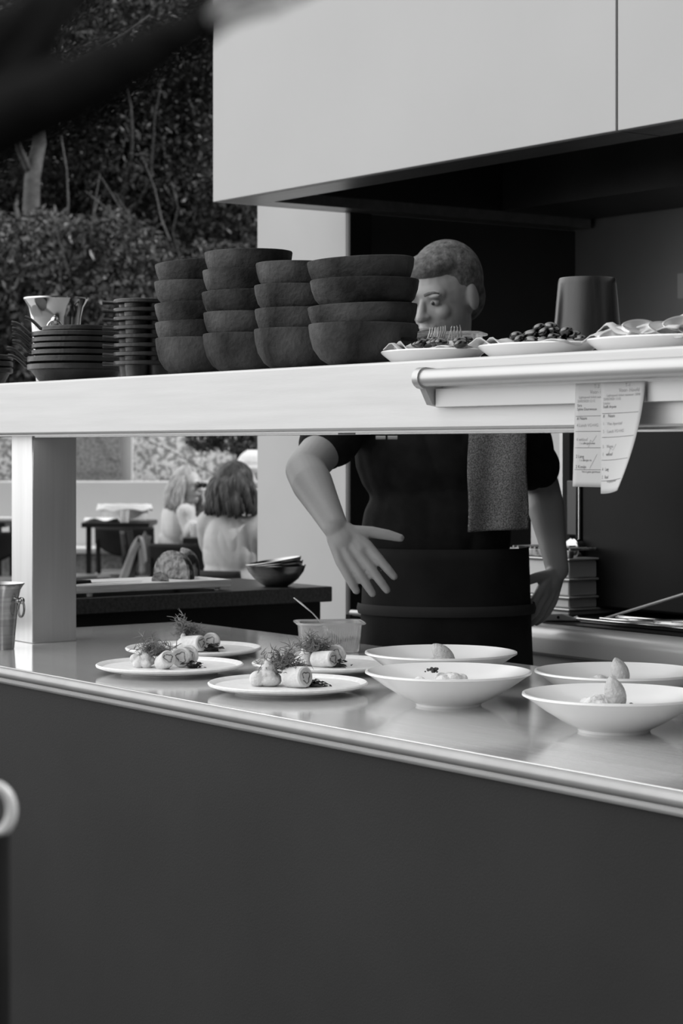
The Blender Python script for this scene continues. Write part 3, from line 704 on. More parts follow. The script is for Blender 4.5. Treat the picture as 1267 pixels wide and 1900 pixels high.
floret(off(P1, -.052, 0), 1.15, 'pale floret '+names[0], 1); floret(off(P2, -.020, -.01), 1.0, 'pale floret '+names[1], 2)
floret(off(P3, -.034, -.002), 1.3, 'pale floret '+names[2], 3); floret(off(P4, -.04, .0), 1.0, 'pale floret '+names[3], 4)
roulade(off(P1, -.006, -.035), VA+.5, .5, 'rolled meat slice showing its cut end '+names[0], .0155, .036)
roulade(off(P1, .022, .0), VA-.2, .15, 'round meat slice leaning behind another '+names[0], .019, .014)
roulade(off(P1, .033, .022), VA-.3, .1, 'rearmost round meat slice '+names[0], .020, .012)
roulade(off(P2, .0, -.030), VA+.9, .1, 'long rolled meat piece '+names[1], .0165, .050)
roulade(off(P2, .036, .005), VA-.2, .2, 'round meat slice beside the dark leaves '+names[1], .018, .016)
roulade(off(P3, .016, -.028), VA+.8, .1, 'cut meat roll lying in front '+names[2], .0185, .044)
roulade(off(P3, .018, .012), VA-.1, .1, 'round meat slice standing at the rear '+names[2], .020, .014)
roulade(off(P4, -.002, -.03), VA+.9, .1, 'long rolled meat piece '+names[3], .0155, .046)
roulade(off(P4, .020, .008), VA-.1, .1, 'round meat slice standing at the rear '+names[3], .020, .014)
herb(off(P1, -.028, .0)+Vector((0, 0, .022)), 1.05, 'wispy herb tuft '+names[0], 11, 38)
herb(off(P2, -.014, .01)+Vector((0, 0, .026)), 1.0, 'tall herb tuft with an upright sprig '+names[1], 12, 40, 3)
herb(off(P3, -.012, .0)+Vector((0, 0, .030)), 1.05, 'bushy herb tuft '+names[2], 13, 42, 1)
herb(off(P4, -.020, .0)+Vector((0, 0, .024)), 1.0, 'low herb tuft '+names[3], 14, 40)
darkleaf(off(P1, .044, -.018), 1.0, 'small dark leaves '+names[0], 21); darkleaf(off(P2, .040, -.028), 1.25, 'small dark leaves '+names[1], 22)
darkleaf(off(P3, .046, -.016), 1.1, 'small dark leaves '+names[2], 23); darkleaf(off(P4, .022, -.03), 1.15, 'small dark leaves '+names[3], 24)

def wbowl(px, py, label, first=[None]):
    D = Dz(py, ZC+.053); p = C(px, HOR, D)
    if first[0] is None:
        o = MB().lathe([(0.0001, .003), (.046, .003), (.049, 0), (.053, 0), (.055, .004), (.075, .014), (.105, .032), (.128, .048), (.137, .053), (.1365, .056), (.133, .0565), (.126, .0525), (.105, .043), (.085, .034), (.06, .0305), (.0001, .030)], seg=96).build('wide_bowl', 'china', None, 'auto')
        first[0] = o
    else: o = first[0].copy(); COL.objects.link(o)
    o.location = (p.x, p.y, ZC); tag(o, label, 'bowl', 'wide white dessert bowls on the counter'); return Vector((p.x, p.y, ZC+.0305))
B0 = wbowl(818, 1212, 'wide white bowl at the back, in front of the chef')
B1 = wbowl(832, 1248, 'wide white bowl at the front with only cream and a sprig in it')
B3 = wbowl(1146, 1247, 'wide white bowl behind the nearest one at the right')
B2 = wbowl(1139, 1290, 'wide white bowl nearest the camera, at the lower right')
def quenelle(c, s, lab, lean=.3, up=1.0):
    m = MB(); q = (RT*-lean+UP*up).normalized().to_track_quat('Z', 'Y').to_matrix()
    m.lathe([(.0001, -.026*s), (.008*s, -.023*s), (.0145*s, -.013*s), (.0165*s, .0), (.0145*s, .012*s), (.008*s, .022*s), (.003*s, .027*s), (.0001, .028*s)], c+Vector((0, 0, .024*s)), 28, q)
    o = m.build('ice_cream_quenelle', 'icecream', None, True, sub=1)
    tag(o, lab, 'ice cream', 'ice cream quenelles in the bowls')
def creammound(c, s, lab, seed, sx=1.0):
    rnd = random.Random(seed); m = MB()
    for k in range(20):
        a = rnd.uniform(0, 2*PI); r_ = rnd.uniform(0, .024)*s; q = rnd.uniform(.006, .012)*s
        m.ell(c+RT*(r_*math.cos(a)*sx)+FW*(r_*math.sin(a))+Vector((0, 0, q*.6+rnd.uniform(0, .009)*s*(1-r_/(.03*s)))), (q, q, q*.8), None, 10, 8)
    m.ell(c+Vector((0, 0, .004)), (.022*s, .022*s, .006*s))
    tag(remesh(m, 'cream_mound', 'cream', None, .0014, 2), lab, 'cream', 'cream mounds in the bowls')
def crumbs(c, s, lab, seed, sprig=False):
    rnd = random.Random(seed); m = MB()
    for k in range(30):
        q = rnd.uniform(.0018, .0036)*s; p = c+Vector((rnd.gauss(0, .006)*s, rnd.gauss(0, .006)*s, q*.8+rnd.uniform(0, .006)*s)); m.ell(p, (q, q*.8, q*.7), Matrix.Rotation(rnd.random()*3, 3, 'X'), 7, 5)
    tag(m.build('dark_crumble', 'crumb', None), lab, 'crumble', 'dark crumble in the bowls')
quenelle(off(B0, .004, -.01)-Vector((0, 0, .004)), 1.0, 'rounded ice cream scoop in the rear bowl before the chef', .8, .8); crumbs(off(B0, .028, -.03), 1.1, 'dark crumble beside the scoop in the rear bowl', 31); creammound(off(B0, -.016, .012), .7, 'low cream under the scoop in the rear bowl', 41)
creammound(off(B1, -.006, .01)+Vector((0, 0, .001)), 1.2, 'crumbly pale cream mound in the front bowl without ice cream', 42, 1.5); crumbs(off(B1, -.024, .012)+Vector((0, 0, .021)), .9, 'dark sprig of crumble on top of the cream in the front bowl', 32)
quenelle(off(B3, .004, .0), .92, 'pointed ice cream quenelle in the rear right bowl', .35, 1); crumbs(off(B3, .028, -.015), 1.0, 'dark crumble beside the quenelle in the rear right bowl', 33); creammound(off(B3, -.030, .01), .8, 'white cream beside the quenelle in the rear right bowl', 43)
quenelle(off(B2, .002, .0), 1.0, 'ice cream quenelle in the bowl nearest the camera', .3, 1); crumbs(off(B2, .022, -.02), 1.1, 'dark crumble at the foot of the quenelle in the nearest bowl', 34); creammound(off(B2, -.026, .006), 1.1, 'crumbly pale cream beside the quenelle in the nearest bowl', 44)

# ================================================================ BLACK WING COUNTER, BREAD, BOWLS
ZW = 0.937; UN = -4.75
wc = thing('stone_side_counter', (-5.0, 2.7, 0), 'black stone side counter behind the column carrying the bread board', 'counter')
MB().box((UN-.47, 1.6, ZW-.042), (UN, 3.42, ZW)).build('stone_top', 'stone', wc, bevel=.003)
MB().box((UN-.45, 1.62, 0), (UN-.03, 3.40, ZW-.0425)).build('cabinet_body', 'black', wc)
a0 = C(138, HOR, Du(138, UN-.04)).y; a1 = C(418, HOR, Du(418, UN-.04)).y
bd = thing('bread_board', ((UN-.18), (a0+a1)/2, ZW), 'long slatted wooden bread board on the black counter', 'board')
m = MB(); nsl = 8
for k in range(nsl):
    u_ = UN-.045-.030*k; m.box((u_-.0262, a0-.10, ZW+.012), (u_, a1, ZW+.028))
m.build('slats', 'wood', bd, bevel=.002)
m = MB(); m.box((UN-.285, a1-.001, ZW+.010), (UN-.04, a1+.012, ZW+.030)); m.box((UN-.04, a0-.10, ZW+.010), (UN-.028, a1+.012, ZW+.030)); m.box((UN-.285, a0-.1, ZW+.0105), (UN-.041, a1-.001, ZW+.013)); m.build('frame', 'wood', bd, bevel=.004)
for (fu, fv) in ((-.05, a1-.02), (-.05, a0+.05), (-.26, a1-.02), (-.26, a0+.05)):
    MB().lathe([(.0001, 0), (.008, 0), (.009, .010), (.0001, .010)], (UN+fu, fv, ZW), 16).build('foot', 'wood', bd, 'auto')
# loaf halves
zb = ZW+.028
def loaf(c, r1, r2, h, cutdir, lab, name='bread_loaf'):
    """half loaf: a domed crust cut flat on one side"""
    root = thing(name, c, lab, 'bread'); cutdir = Vector(cutdir).normalized(); sd = cutdir.cross(UP).normalized()
    n = 14; prof = []
    for k in range(n+1):
        a = PI*k/n; prof.append((math.cos(a), max(math.sin(a), 0)**.8))
    V = []; F = []; J = 10
    for j in range(J+1):
        t = j/J; sc = math.sqrt(max(1-(t*.999)**2, 0)); 
        for (x, z) in prof: V.append(c - cutdir*(t*r2) + sd*(x*r1*sc) + UP*(z*h*sc**.7))
    W = n+1
    for j in range(J):
        for k in range(n): F.append((j*W+k, j*W+k+1, (j+1)*W+k+1, (j+1)*W+k))
        F.append((j*W+n, j*W, (j+1)*W, (j+1)*W+n))
    F.append(tuple(range(W))[::-1]); F.append(tuple(J*W+k for k in range(W)))
    MB().add(V, F).build('crust', 'crust', root, 'auto')
    m = MB(); m.add([c+cutdir*.0008+sd*(x*r1*.92)+UP*(z*h*.92+.003) for x, z in prof], [tuple(range(W))[::-1]]); m.build('cut_face', 'crumbface', root)
    return root
lc = C(318, HOR, 5.74); lc.z = zb
loaf(lc+Vector((0,0,0)), .064, .060, .078, -FW*.8-RT*.55, 'dark crusted half loaf on the board with its cut side forward')
lc2 = C(338, HOR, 5.87); lc2.z = zb
loaf(lc2, .062, .050, .080, -FW*.3-RT*.2+RT*-.9, 'floury dark half loaf resting behind the cut one')
lc3 = C(297, HOR, 5.635); lc3.z = zb
loaf(lc3, .024, .018, .024, -FW*.9-RT*.2, 'small end piece of bread in front of the loaves', 'bread_heel')
kn = thing('bread_knife', C(140, HOR, 5.47), 'black handled bread knife lying on the board beside the column', 'knife'); kn.location.z = zb
q0 = C(105, HOR, 5.44); q1 = C(167, HOR, 5.50); q0.z = q1.z = zb+.008
MB().tube([q0, (q0+q1)/2, q1], [.008, .009, .007], 10, .7, UP).build('knife_handle', 'black', kn, 'auto')
q2 = C(262, HOR, 5.60); q2.z = zb+.003
bl = MB(); d_ = (q2-q1).normalized(); s_ = d_.cross(UP); bl.add([q1-s_*.010-UP*.005, q1+s_*.010-UP*.005, q2+s_*.004, q2-s_*.002, q1-s_*.010-UP*.003, q1+s_*.010-UP*.003, q2+s_*.004+UP*.001, q2-s_*.002+UP*.001], [(0,3,2,1),(4,5,6,7),(0,1,5,4),(1,2,6,5),(2,3,7,6),(3,0,4,7)]); bl.build('knife_blade', 'polish', kn)
# nested steel bowls
sb = Cz(513, 1085, ZW); sb = C(513, HOR, 5.86)
prs = [(.0001, 0), (.030, 0), (.042, .006), (.062, .022), (.076, .042), (.0815, .058), (.083, .059), (.0815, .0605), (.0795, .059), (.074, .042), (.060, .023), (.041, .0085), (.0001, .003)]
for k, (dz, tl, w_) in enumerate([(0, 0.0, 'outermost, standing on the black counter'), (.006, .09, 'middle one, tilted inside the outer bowl'), (.013, .15, 'innermost and most tilted')]):
    o = MB().lathe([(r*(1-.02*k), z) for r, z in prs], seg=56).build('steel_bowl', 'spun', None, 'auto')
    o.location = (sb.x, sb.y, ZW+dz); o.rotation_mode = 'QUATERNION'; o.rotation_quaternion = Quaternion(FW, -tl)
    tag(o, 'small spun steel bowl, %s' % w_, 'bowl', 'nested steel bowls on the black counter')

# ================================================================ BACK COOKING STATION
st = thing('cooking_station', (-3.0, 3.9, 0), 'steel cooking bench with rounded front edge behind the chef', 'bench')
n_ = MB(); prof = [Vector((0, 4.1, ZC)), Vector((0, 3.34, ZC))]
for k in range(1, 9):
    a = PI/2*k/8; prof.append(Vector((0, 3.34-.03*math.sin(a), ZC-.03+.03*math.cos(a))))
prof += [Vector((0, 3.31, ZC-.062)), Vector((0, 3.325, ZC-.07)), Vector((0, 4.1, ZC-.07))]
n_.prism(prof, (-4.35, 0, 0), (-1.2, 0, 0)); n_.build('bench_top', 'alu', st, smooth='auto')
MB().box((-4.33, 3.36, .12), (-1.22, 4.68, ZC-.071)).build('bench_body', 'strip', st)
MB().box((-4.33, 3.36, ZC-.03), (-1.22, 4.68, ZC-.0301+.0295)).build('bench_rear', 'black', st)
MB().box((-4.3, 3.42, 0), (-1.25, 4.6, .119)).build('plinth', 'black', st)
# dark glossy top plate
MB().box((-4.30, 3.37, ZC+.0002), (-1.3, 4.66, ZC+.004)).build('hob_plate', 'enamel', st)
# oven
VO = 3.62
ou = Cv(1078, 1000, VO).x
ov = thing('charcoal_oven', (ou+.5, VO+.25, ZC+.004), 'big black charcoal oven with bolted hinge on the steel bench', 'oven')
MB().box((ou, VO, ZC+.02), (ou+1.3, VO+.55, 1.40)).build('oven_door', 'enamel', ov, bevel=.008)
MB().box((ou-.007, VO-.006, ZC+.012), (ou-.001, VO+.03, 1.385)).build('steel_edge', 'polish', ov, bevel=.003)
MB().box((ou-.06, VO+.17, ZC+.004), (ou-.013, VO+.5, 1.37)).build('side_frame', 'black', ov)
for lx in (ou+.05, ou+1.2): MB().box((lx, VO+.1, ZC+.004), (lx+.05, VO+.4, ZC+.0195)).build('foot', 'black', ov)
hc_ = Cv(1066, 1018, VO-.012); hn = MB(); rY = Matrix.Rotation(PI/2, 3, 'X')
hn.lathe([(.0001, -.012), (.026, -.012), (.027, -.010), (.027, .010), (.025, .012), (.0001, .012)], hc_, 32, rY); h_ = hn.build('hinge_disc', 'polish', ov, 'auto')
MB().lathe([(.0001, .024), (.009, .024), (.010, .022), (.010, .012), (.0001, .012)], hc_, 6, rY).build('hinge_bolt', 'polish', h_)
br = MB(); br.box((ou-.050, VO-.004, 1.10), (ou-.013, VO+.012, 1.24)); br.build('hinge_bracket', 'steel_dark', ov, bevel=.003)
# stack of gastro trays
tv = 3.52
ta = Cv(940, 1100, tv).x; tb_ = Cv(1062, 1100, tv).x-.012
rowsT = [(1148, 1126, 'lowest'), (1126, 1104, 'second from the bottom'), (1104, 1071, 'deep middle'), (1071, 1034, 'topmost')]
for k, (yb, yt, wds) in enumerate(rowsT):
    z0 = zrow(yb, Dv(1010, tv)); z1 = zrow(yt, Dv(1010, tv)); 
    z0 = max(z0, ZC+.0045)
    if k == 0: z0 = ZC+.0045
    root = thing('steel_tray', ((ta+tb_)/2, tv+.1, z0), 'pale steel tray, %s of the stack behind the chef\'s arm' % wds, 'tray', 'stacked trays beside the oven')
    MB().box((ta+.01, tv+.008, z0+.0005), (tb_-.01, tv+.20, z1-.007)).build('tray_body', 'strip', root, bevel=.004)
    MB().box((ta, tv, z1-.0065), (tb_, tv+.21, z1)).build('rolled_rim', 'alu', root, bevel=.0028)
zt4 = zrow(1034, Dv(1010, tv))
gr_ = thing('grill_rack', ((ta+tb_)/2, tv+.1, zt4), 'sooty grill rack lying on top of the tray stack', 'rack')
MB().box((ta+.004, tv+.004, zt4+.0005), (tb_-.004, tv+.02, zt4+.020)).build('front_bar', 'sooty_steel', gr_, bevel=.003)
MB().box((ta+.004, tv+.18, zt4+.0005), (tb_-.004, tv+.196, zt4+.020)).build('rear_bar', 'sooty_steel', gr_, bevel=.003)
m = MB()
for k in range(14):
    uu = ta+.012+(tb_-ta-.024)*k/13; m.tube([(uu, tv+.012, zt4+.022), (uu, tv+.19, zt4+.022)], .003, 8)
m.build('cross_bars', 'sooty_steel', gr_, 'auto')
# steel splash panel behind
sx0 = Cv(985, 900, 3.75).x; sx1 = Cv(1046, 900, 3.75).x
sp_ = thing('splash_panel', ((sx0+sx1)/2, 3.76, ZC+.004), 'upright brushed steel splash panel behind the chef\'s shoulder', 'panel')
MB().box((sx0, 3.75, ZC+.0045), (sx1-.012, 3.77, 1.42)).build('sheet', 'steel_mid', sp_); MB().box((sx1-.012, 3.745, ZC+.0045), (sx1, 3.77, 1.42)).build('folded_edge', 'alu', sp_)
# fish shaped pot holder / tag with a hole & tools
pz = ZC+.0045
q = Cv(1035, 1140, 3.40); tg = thing('tin_scoop', (q.x, q.y, pz), 'small pointed steel scoop with a hole, lying on the bench edge', 'scoop')
m = MB(); poly = [Vector((0, 0, 0))+RT*x_+Vector((0, 0, z_)) for x_, z_ in ((-.035, .002), (-.02, .018), (.01, .018), (.04, .008), (.05, .012), (.05, .001), (-.02, .001))]
m.prism([p+Vector((q.x, q.y, pz)) for p in poly], FW*-.006, FW*.03); m.build('scoop_body', 'alu', tg, bevel=.002)
MB().lathe([(.0001, .001), (.0035, .001), (.0035, -.001), (.0001, -.001)], Vector((q.x, q.y, pz+.010))-FW*.0065, 16, (-FW).to_track_quat('Z', 'X').to_matrix()).build('hole', 'dark', tg)
tp = Cv(1180, 1152, 3.47); tr = thing('serving_tray', (tp.x, tp.y, pz), 'shiny steel tray holding tools in front of the oven', 'tray')
MB().box((tp.x-.14, tp.y-.05, pz), (tp.x+.22, tp.y+.07, pz+.006)).build('tray_base', 'polish', tr, bevel=.002)
m = MB(); m.box((tp.x-.146, tp.y-.058, pz+.004), (tp.x+.226, tp.y-.05, pz+.012)); m.box((tp.x-.146, tp.y+.07, pz+.004), (tp.x+.226, tp.y+.078, pz+.012)); m.build('tray_rim', 'polish', tr, bevel=.002)
for k in range(4):
    a = Vector((tp.x-.10+k*.05, tp.y-.02+.01*k, pz+.012)); b_ = a+Vector((.16, .03, .004*k)); tn = thing('kitchen_tongs', a, 'steel tongs lying on the tray before the oven', 'tongs', 'tongs on the tray')
    for s_ in (-1, 1):
        w_ = Vector((0, .012*s_, 0)); MB().tube([a, a+(b_-a)*.3+w_, b_+w_*.8], [.004, .0045, .006], 8, .5, UP).build('tong_arm', 'polish', tn, 'auto')
ra_ = Cv(1108, 1150, 3.44); ra_.z = pz+.006; rb_ = Cv(1290, 1096, 3.60); sk = MB(); sk.tube([ra_, (ra_+rb_)/2, rb_], [.003, .0035, .004], 10)
o = sk.build('poker_rod', 'alu', None, 'auto'); tag(o, 'long thin steel poker slanting up across the black oven', 'poker')
q = Cv(664, 1160, 3.42)
ch_ = thing('towel_bar', (q.x, q.y, .86), 'short rounded steel bar end low beside the chef', 'bar')
qa = C(652, 1137, 5.55); qb = C(682, 1139, 5.5)
MB().tube([qa, (qa+qb)/2, qb], .0085, 14).build('bar_tube', 'alu', ch_, 'auto')
MB().box((qa.x-.01, qa.y-.012, 0.0), (qa.x+.01, qa.y+.012, qa.z-.004)).build('bar_post', 'black', ch_)
# small white card at the right on the back wall
q = Cv(1280, 522, VB-.012)
tag(MB().box((q.x-.06, VB-.006, q.z-.05), (q.x+.10, VB-.0005, q.z+.028)).build('wall_notice', 'paper', None), 'white notice on the steel back wall at the right edge', 'notice')

# ================================================================ PEOPLE
def hand(mb, wrist, d, nrm, thumb, s=1.0, curl=.35, spread=.08, tcurl=.3):
    """d: fingers direction, nrm: back-of-hand normal, thumb: side the thumb leaves"""
    d = d.normalized(); t = (thumb - d*thumb.dot(d)).normalized(); n = (nrm - d*nrm.dot(d) - t*nrm.dot(t)).normalized()
    mb.cap(wrist, .025*s, wrist+d*.03*s, .028*s, 16, .72, n)
    for k, w_ in enumerate((.033, .011, -.011, -.031)):
        mb.cap(wrist+d*.018*s+t*w_*.55*s, .014*s, wrist+d*(.078-.004*abs(k-1))*s+t*w_*s, .0115*s, 12)
    mb.cap(wrist+d*.03*s+t*.018*s-n*.006*s, .018*s, wrist+d*.07*s+t*.02*s, .013*s)
    for k, (w_, L) in enumerate(((.033, .082), (.011, .092), (-.011, .085), (-.031, .066))):
        base = wrist+d*(.078-.004*abs(k-1))*s+t*w_*s; pts = [base]; dd = (d + t*(spread*(1.5-k))).normalized(); r = [.0112, .0102, .0094, .0080]
        for j, fr in enumerate((.45, .32, .23)):
            an = curl*(0.6+.5*j); dd = (dd*math.cos(an) - n*math.sin(an)).normalized(); pts.append(pts[-1]+dd*L*fr*s)
        mb.chain(pts, [x*s for x in r], 10)
    b0 = wrist+d*.028*s+t*.020*s-n*.004*s; dd = (d*.55+t*.85-n*tcurl).normalized(); p1 = b0+dd*.042*s
    dd2 = (dd*.9+d*.25-n*tcurl*.3).normalized(); p2 = p1+dd2*.034*s; p3 = p2+(dd2*.95+d*.1).normalized()*.026*s
    mb.chain([b0, p1, p2, p3], [.0165*s, .0125*s, .0112*s, .0085*s], 12)
def head(mb, c, f, s=1.0, up=UP):
    """c centre of the skull, f facing direction"""
    f = f.normalized(); sd = f.cross(up).normalized(); u_ = sd.cross(f).normalized()
    R = Matrix((sd, f, u_)).transposed()
    mb.ell(c+u_*.020*s-f*.012*s, (.076*s, .096*s, .092*s), R); mb.ell(c-u_*.030*s+f*.022*s, (.060*s, .068*s, .074*s), R)
    mb.ell(c-u_*.085*s+f*.052*s, (.030*s, .026*s, .024*s), R); mb.ell(c+u_*.020*s+f*.062*s, (.052*s, .026*s, .030*s), R)
    mb.cap(c+u_*.005*s+f*.086*s, .007*s, c-u_*.028*s+f*.103*s, .0115*s, 12)
    for q in (-1, 1):
        mb.ell(c-u_*.028*s+f*.092*s+sd*q*.010*s, (.008*s, .010*s, .008*s), R)
        mb.ell(c+u_*.018*s+f*.082*s+sd*q*.030*s, (.020*s, .010*s, .007*s), R)
        mb.ell(c-u_*.022*s+f*.064*s+sd*q*.034*s, (.020*s, .018*s, .020*s), R)
        mb.ell(c-u_*.008*s-f*.004*s+sd*q*.076*s, (.010*s, .018*s, .031*s), R)
    mb.ell(c-u_*.054*s+f*.085*s, (.024*s, .010*s, .006*s), R); mb.ell(c-u_*.063*s+f*.082*s, (.020*s, .010*s, .007*s), R)
    return sd, u_, R
def face_bits(root, c, f, s=1.0, hairmat='hair_dark', up=UP):
    f = f.normalized(); sd = f.cross(up).normalized(); u_ = sd.cross(f).normalized(); R = Matrix((sd, f, u_)).transposed()
    for q in (-1, 1):
        e = MB().ell(c+u_*.002*s+f*.079*s+sd*q*.030*s, (.012*s, .010*s, .0075*s), R, 14, 10).build('eye', 'eye', root, True)
        MB().ell(c+u_*.002*s+f*.0878*s+sd*q*.030*s, (.0048*s, .0024*s, .0048*s), R, 12, 8).build('iris', 'lens', e, True)
        m = MB(); pts = [c+u_*(.022+.004*math.sin(t*PI))*s+f*(.094-.012*t)*s+sd*q*(.014+.034*t)*s for t in (0, .33, .66, 1)]; m.tube(pts, [.0035*s, .004*s, .0035*s, .002*s], 8, .6, f).build('eyebrow', hairmat, root, True)
    m = MB(); pts = [c-u_*(.058-.002*math.cos(t*3))*s+f*(.0945-.010*t*t)*s+sd*t*.022*s for t in (-1, -.5, 0, .5, 1)]; m.tube(pts, [.0022*s, .0032*s, .0036*s, .0032*s, .0022*s], 8, .6, u_).build('mouth', mat('lips', .16, .5), root, True)

# ---- chef
Dc = 4.85
ch = thing('person', floorpt(822, Dc), 'chef in black t-shirt and dark apron reaching one open hand towards the counter', 'person')
hipc = C(828, 1175, Dc+.02); hipz = hipc.z
S_R = C(668, 752, Dc); S_L = C(948, 752, Dc+.03)
E_R = C(566, 872, 4.66); W_R = C(622, 978, 4.46)
E_L = C(1006, 905, 5.04); W_L = C(1034, 1058, 4.96)
HC = C(824, 548, 4.80); FD = (-FW*.75-RT*.6-UP*.30).normalized()
RB = Matrix((RT, FW, UP)).transposed()
def torso(mb, k=0.0):
    mb.ell(C(806, 830, Dc+.01), (.185+k, .112+k, .20), RB); mb.ell(C(812, 985, Dc+.01), (.172+k, .108+k, .20), RB)
    mb.ell(C(820, 1120, Dc+.01), (.170+k, .112+k, .15), RB)
    mb.cap(S_R+RT*.02, .058+k, S_L-RT*.02, .058+k); mb.cap(C(700, 735, Dc), .05+k, C(920, 735, Dc+.02), .05+k)
    mb.ell(C(728, 830, Dc), (.075+k, .085+k, .14), RB); mb.ell(C(890, 830, Dc+.02), (.075+k, .085+k, .14), RB)
bm = MB(); torso(bm, -.012)
bm.ell(hipc, (.165, .11, .14), RB)
bm.cap(C(820, 745, Dc+.01), .062, HC-UP*.06-FD*.02, .052); 
_ = head(bm, HC, FD, 1.0)
LR = lambda a, b, t: a+(b-a)*t
bm.chain([S_R, E_R, LR(E_R, W_R, .25), LR(E_R, W_R, .62), W_R], [.054, .044, .0455, .036, .0275], 24)
bm.chain([S_L, E_L, LR(E_L, W_L, .25), LR(E_L, W_L, .62), W_L], [.054, .042, .044, .034, .0270], 24)
hd_d = (C(700, 1092, 4.40)-W_R)
hand(bm, W_R, hd_d, -FW*.9-RT*.25, RT*.8+UP*.5, 1.04, .13, .07, .1)
hand(bm, W_L, (C(984, 1180, 4.90)-W_L), RT*.9-FW*.3, -RT*.6-FW*.7, .98, .25, .03, .1)
feet = []
for q in (-1, 1):
    hp = hipc+RT*.09*q-UP*.04; kn_ = Vector((hp.x, hp.y, .50))-FW*.03+RT*.01*q; an_ = Vector((hp.x, hp.y, .09))+FW*.02+RT*.02*q
    bm.chain([hp, kn_, an_], [.085, .056, .036], 16); feet.append((hp, kn_, an_))
remesh(bm, 'body', 'skin', ch, .0034, 2)
tm = MB(); torso(tm, .002); 
tm.cap(S_R, .068, S_R+(E_R-S_R)*.60, .064, 18); tm.cap(S_L, .068, S_L+(E_L-S_L)*.72, .062, 18); tm.cap(C(818, 748, Dc+.01), .074, C(818, 722, Dc), .070)
tee = remesh(tm, 't_shirt', 'tee', ch, .006, 4, wr=.007)
tr_ = MB(); tr_.ell(hipc, (.182, .128, .15), RB)
for hp, kn_, an_ in feet: tr_.chain([hp, kn_, an_+UP*.02], [.098, .072, .060], 16)
remesh(tr_, 'trousers', 'apron', ch, .008, 4)
for hp, kn_, an_ in feet:
    m = MB(); m.cap(Vector((an_.x, an_.y, .052)), .05, Vector((an_.x, an_.y, .042))-FW*.16, .04, 16); o = remesh(m, 'shoe', 'black', ch, .006, 3)
# apron with bib, folds and waist band
def apf(k):
    def fn(a, b):
        th = (a-.5)*PI*1.25; z = hipz+.20 - b*.66; fl = 1+.16*b
        fold = .008*math.sin(a*34)*b
        return Vector((hipc.x, hipc.y, 0)) + RT*math.sin(th)*(.186*fl+fold) - FW*math.cos(th)*(.137*fl+fold) + UP*z
    return fn
MB().grid(apf(0), 60, 24, .005).build('apron', 'apron', ch, True)
bn = MB(); pts = []
for k in range(49):
    a = 2*PI*k/48; pts.append(Vector((hipc.x, hipc.y, 0))+RT*math.sin(a)*.192-FW*math.cos(a)*.143+UP*(hipz+.055+.008*math.sin(a)))
bn.tube(pts, .020, 10, .22, None, caps=False)
bn = MB(); V = []; 
for k in range(49):
    a = 2*PI*k/48; o_ = Vector((hipc.x, hipc.y, 0)); n_ = RT*math.sin(a)*1.0-FW*math.cos(a)
    zz = hipz+.06+.006*math.sin(a*2)
    zz = hipz+.06; V += [o_+RT*math.sin(a)*.205-FW*math.cos(a)*.156+UP*(zz-.012), o_+RT*math.sin(a)*.208-FW*math.cos(a)*.159+UP*zz, o_+RT*math.sin(a)*.205-FW*math.cos(a)*.156+UP*(zz+.012)]
F = []
for k in range(48):
    for j in range(2): F.append((3*k+j, 3*k+3+j, 3*k+4+j, 3*k+1+j))
bn.add(V, F).build('apron_band', mat('apron_band', .03, .7), ch, True)
# towel over his left shoulder
tw = thing('kitchen_towel', C(915, 840, 4.70), 'grey woven kitchen towel hanging over the chef\'s shoulder', 'towel')
def twf(a, b):
    if b < .2:
        t = b/.2; ang = PI*(1-t)*.75
        c_ = S_L-RT*.035*1.0; ctr = C(915, 752, Dc+.02)
        r = .083; return ctr + RT*((a-.5)*.125) - FW*math.cos(ang)*r + UP*math.sin(ang)*r
    t = (b-.2)/.8
    ctr = C(915, 752, Dc+.02); w_ = .125+.012*t
    y_ = .083 + .045*math.sin(min(t*2.2, PI/2)) 
    return ctr + RT*((a-.5)*w_ + .002*math.sin(t*9)) - FW*(y_+.006*math.sin(a*9+t*2)*(.4+t)) - UP*(t*.288 - .006*a)
MB().grid(twf, 24, 60, .007).build('towel_cloth', 'towel', tw, True)
for bb in (.86, .90, .955):
    MB().grid(lambda a, b, bb=bb: twf(a, bb+b*.012)-FW*.002, 24, 2, .003).build('towel_stripe', mat('towel_stripe', .45, .9), tw, True)
# hair, face
hm = MB(); sd_, uu_, HRm = FD.cross(UP).normalized(), None, None
uu_ = sd_.cross(FD).normalized(); HRm = Matrix((sd_, FD, uu_)).transposed()
hm.ell(HC+uu_*.034-FD*.022, (.081, .092, .090), HRm); hm.ell(HC-FD*.055-uu_*.01, (.068, .05, .07), HRm); hm.ell(HC+uu_*.075+FD*.03, (.062, .055, .034), HRm)
remesh(hm, 'hair', 'hair_chef', ch, .005, 2)
face_bits(ch, HC, FD, 1.0, 'hair_chef')
# two clips on the chest
for k, px in enumerate((706, 728)):
    q = C(px, 812, Dc-.122); MB().tube([q-RT*.011, q+RT*.011], .0042, 10, .5, FW).build('chest_clip', 'alu', ch, 'auto')

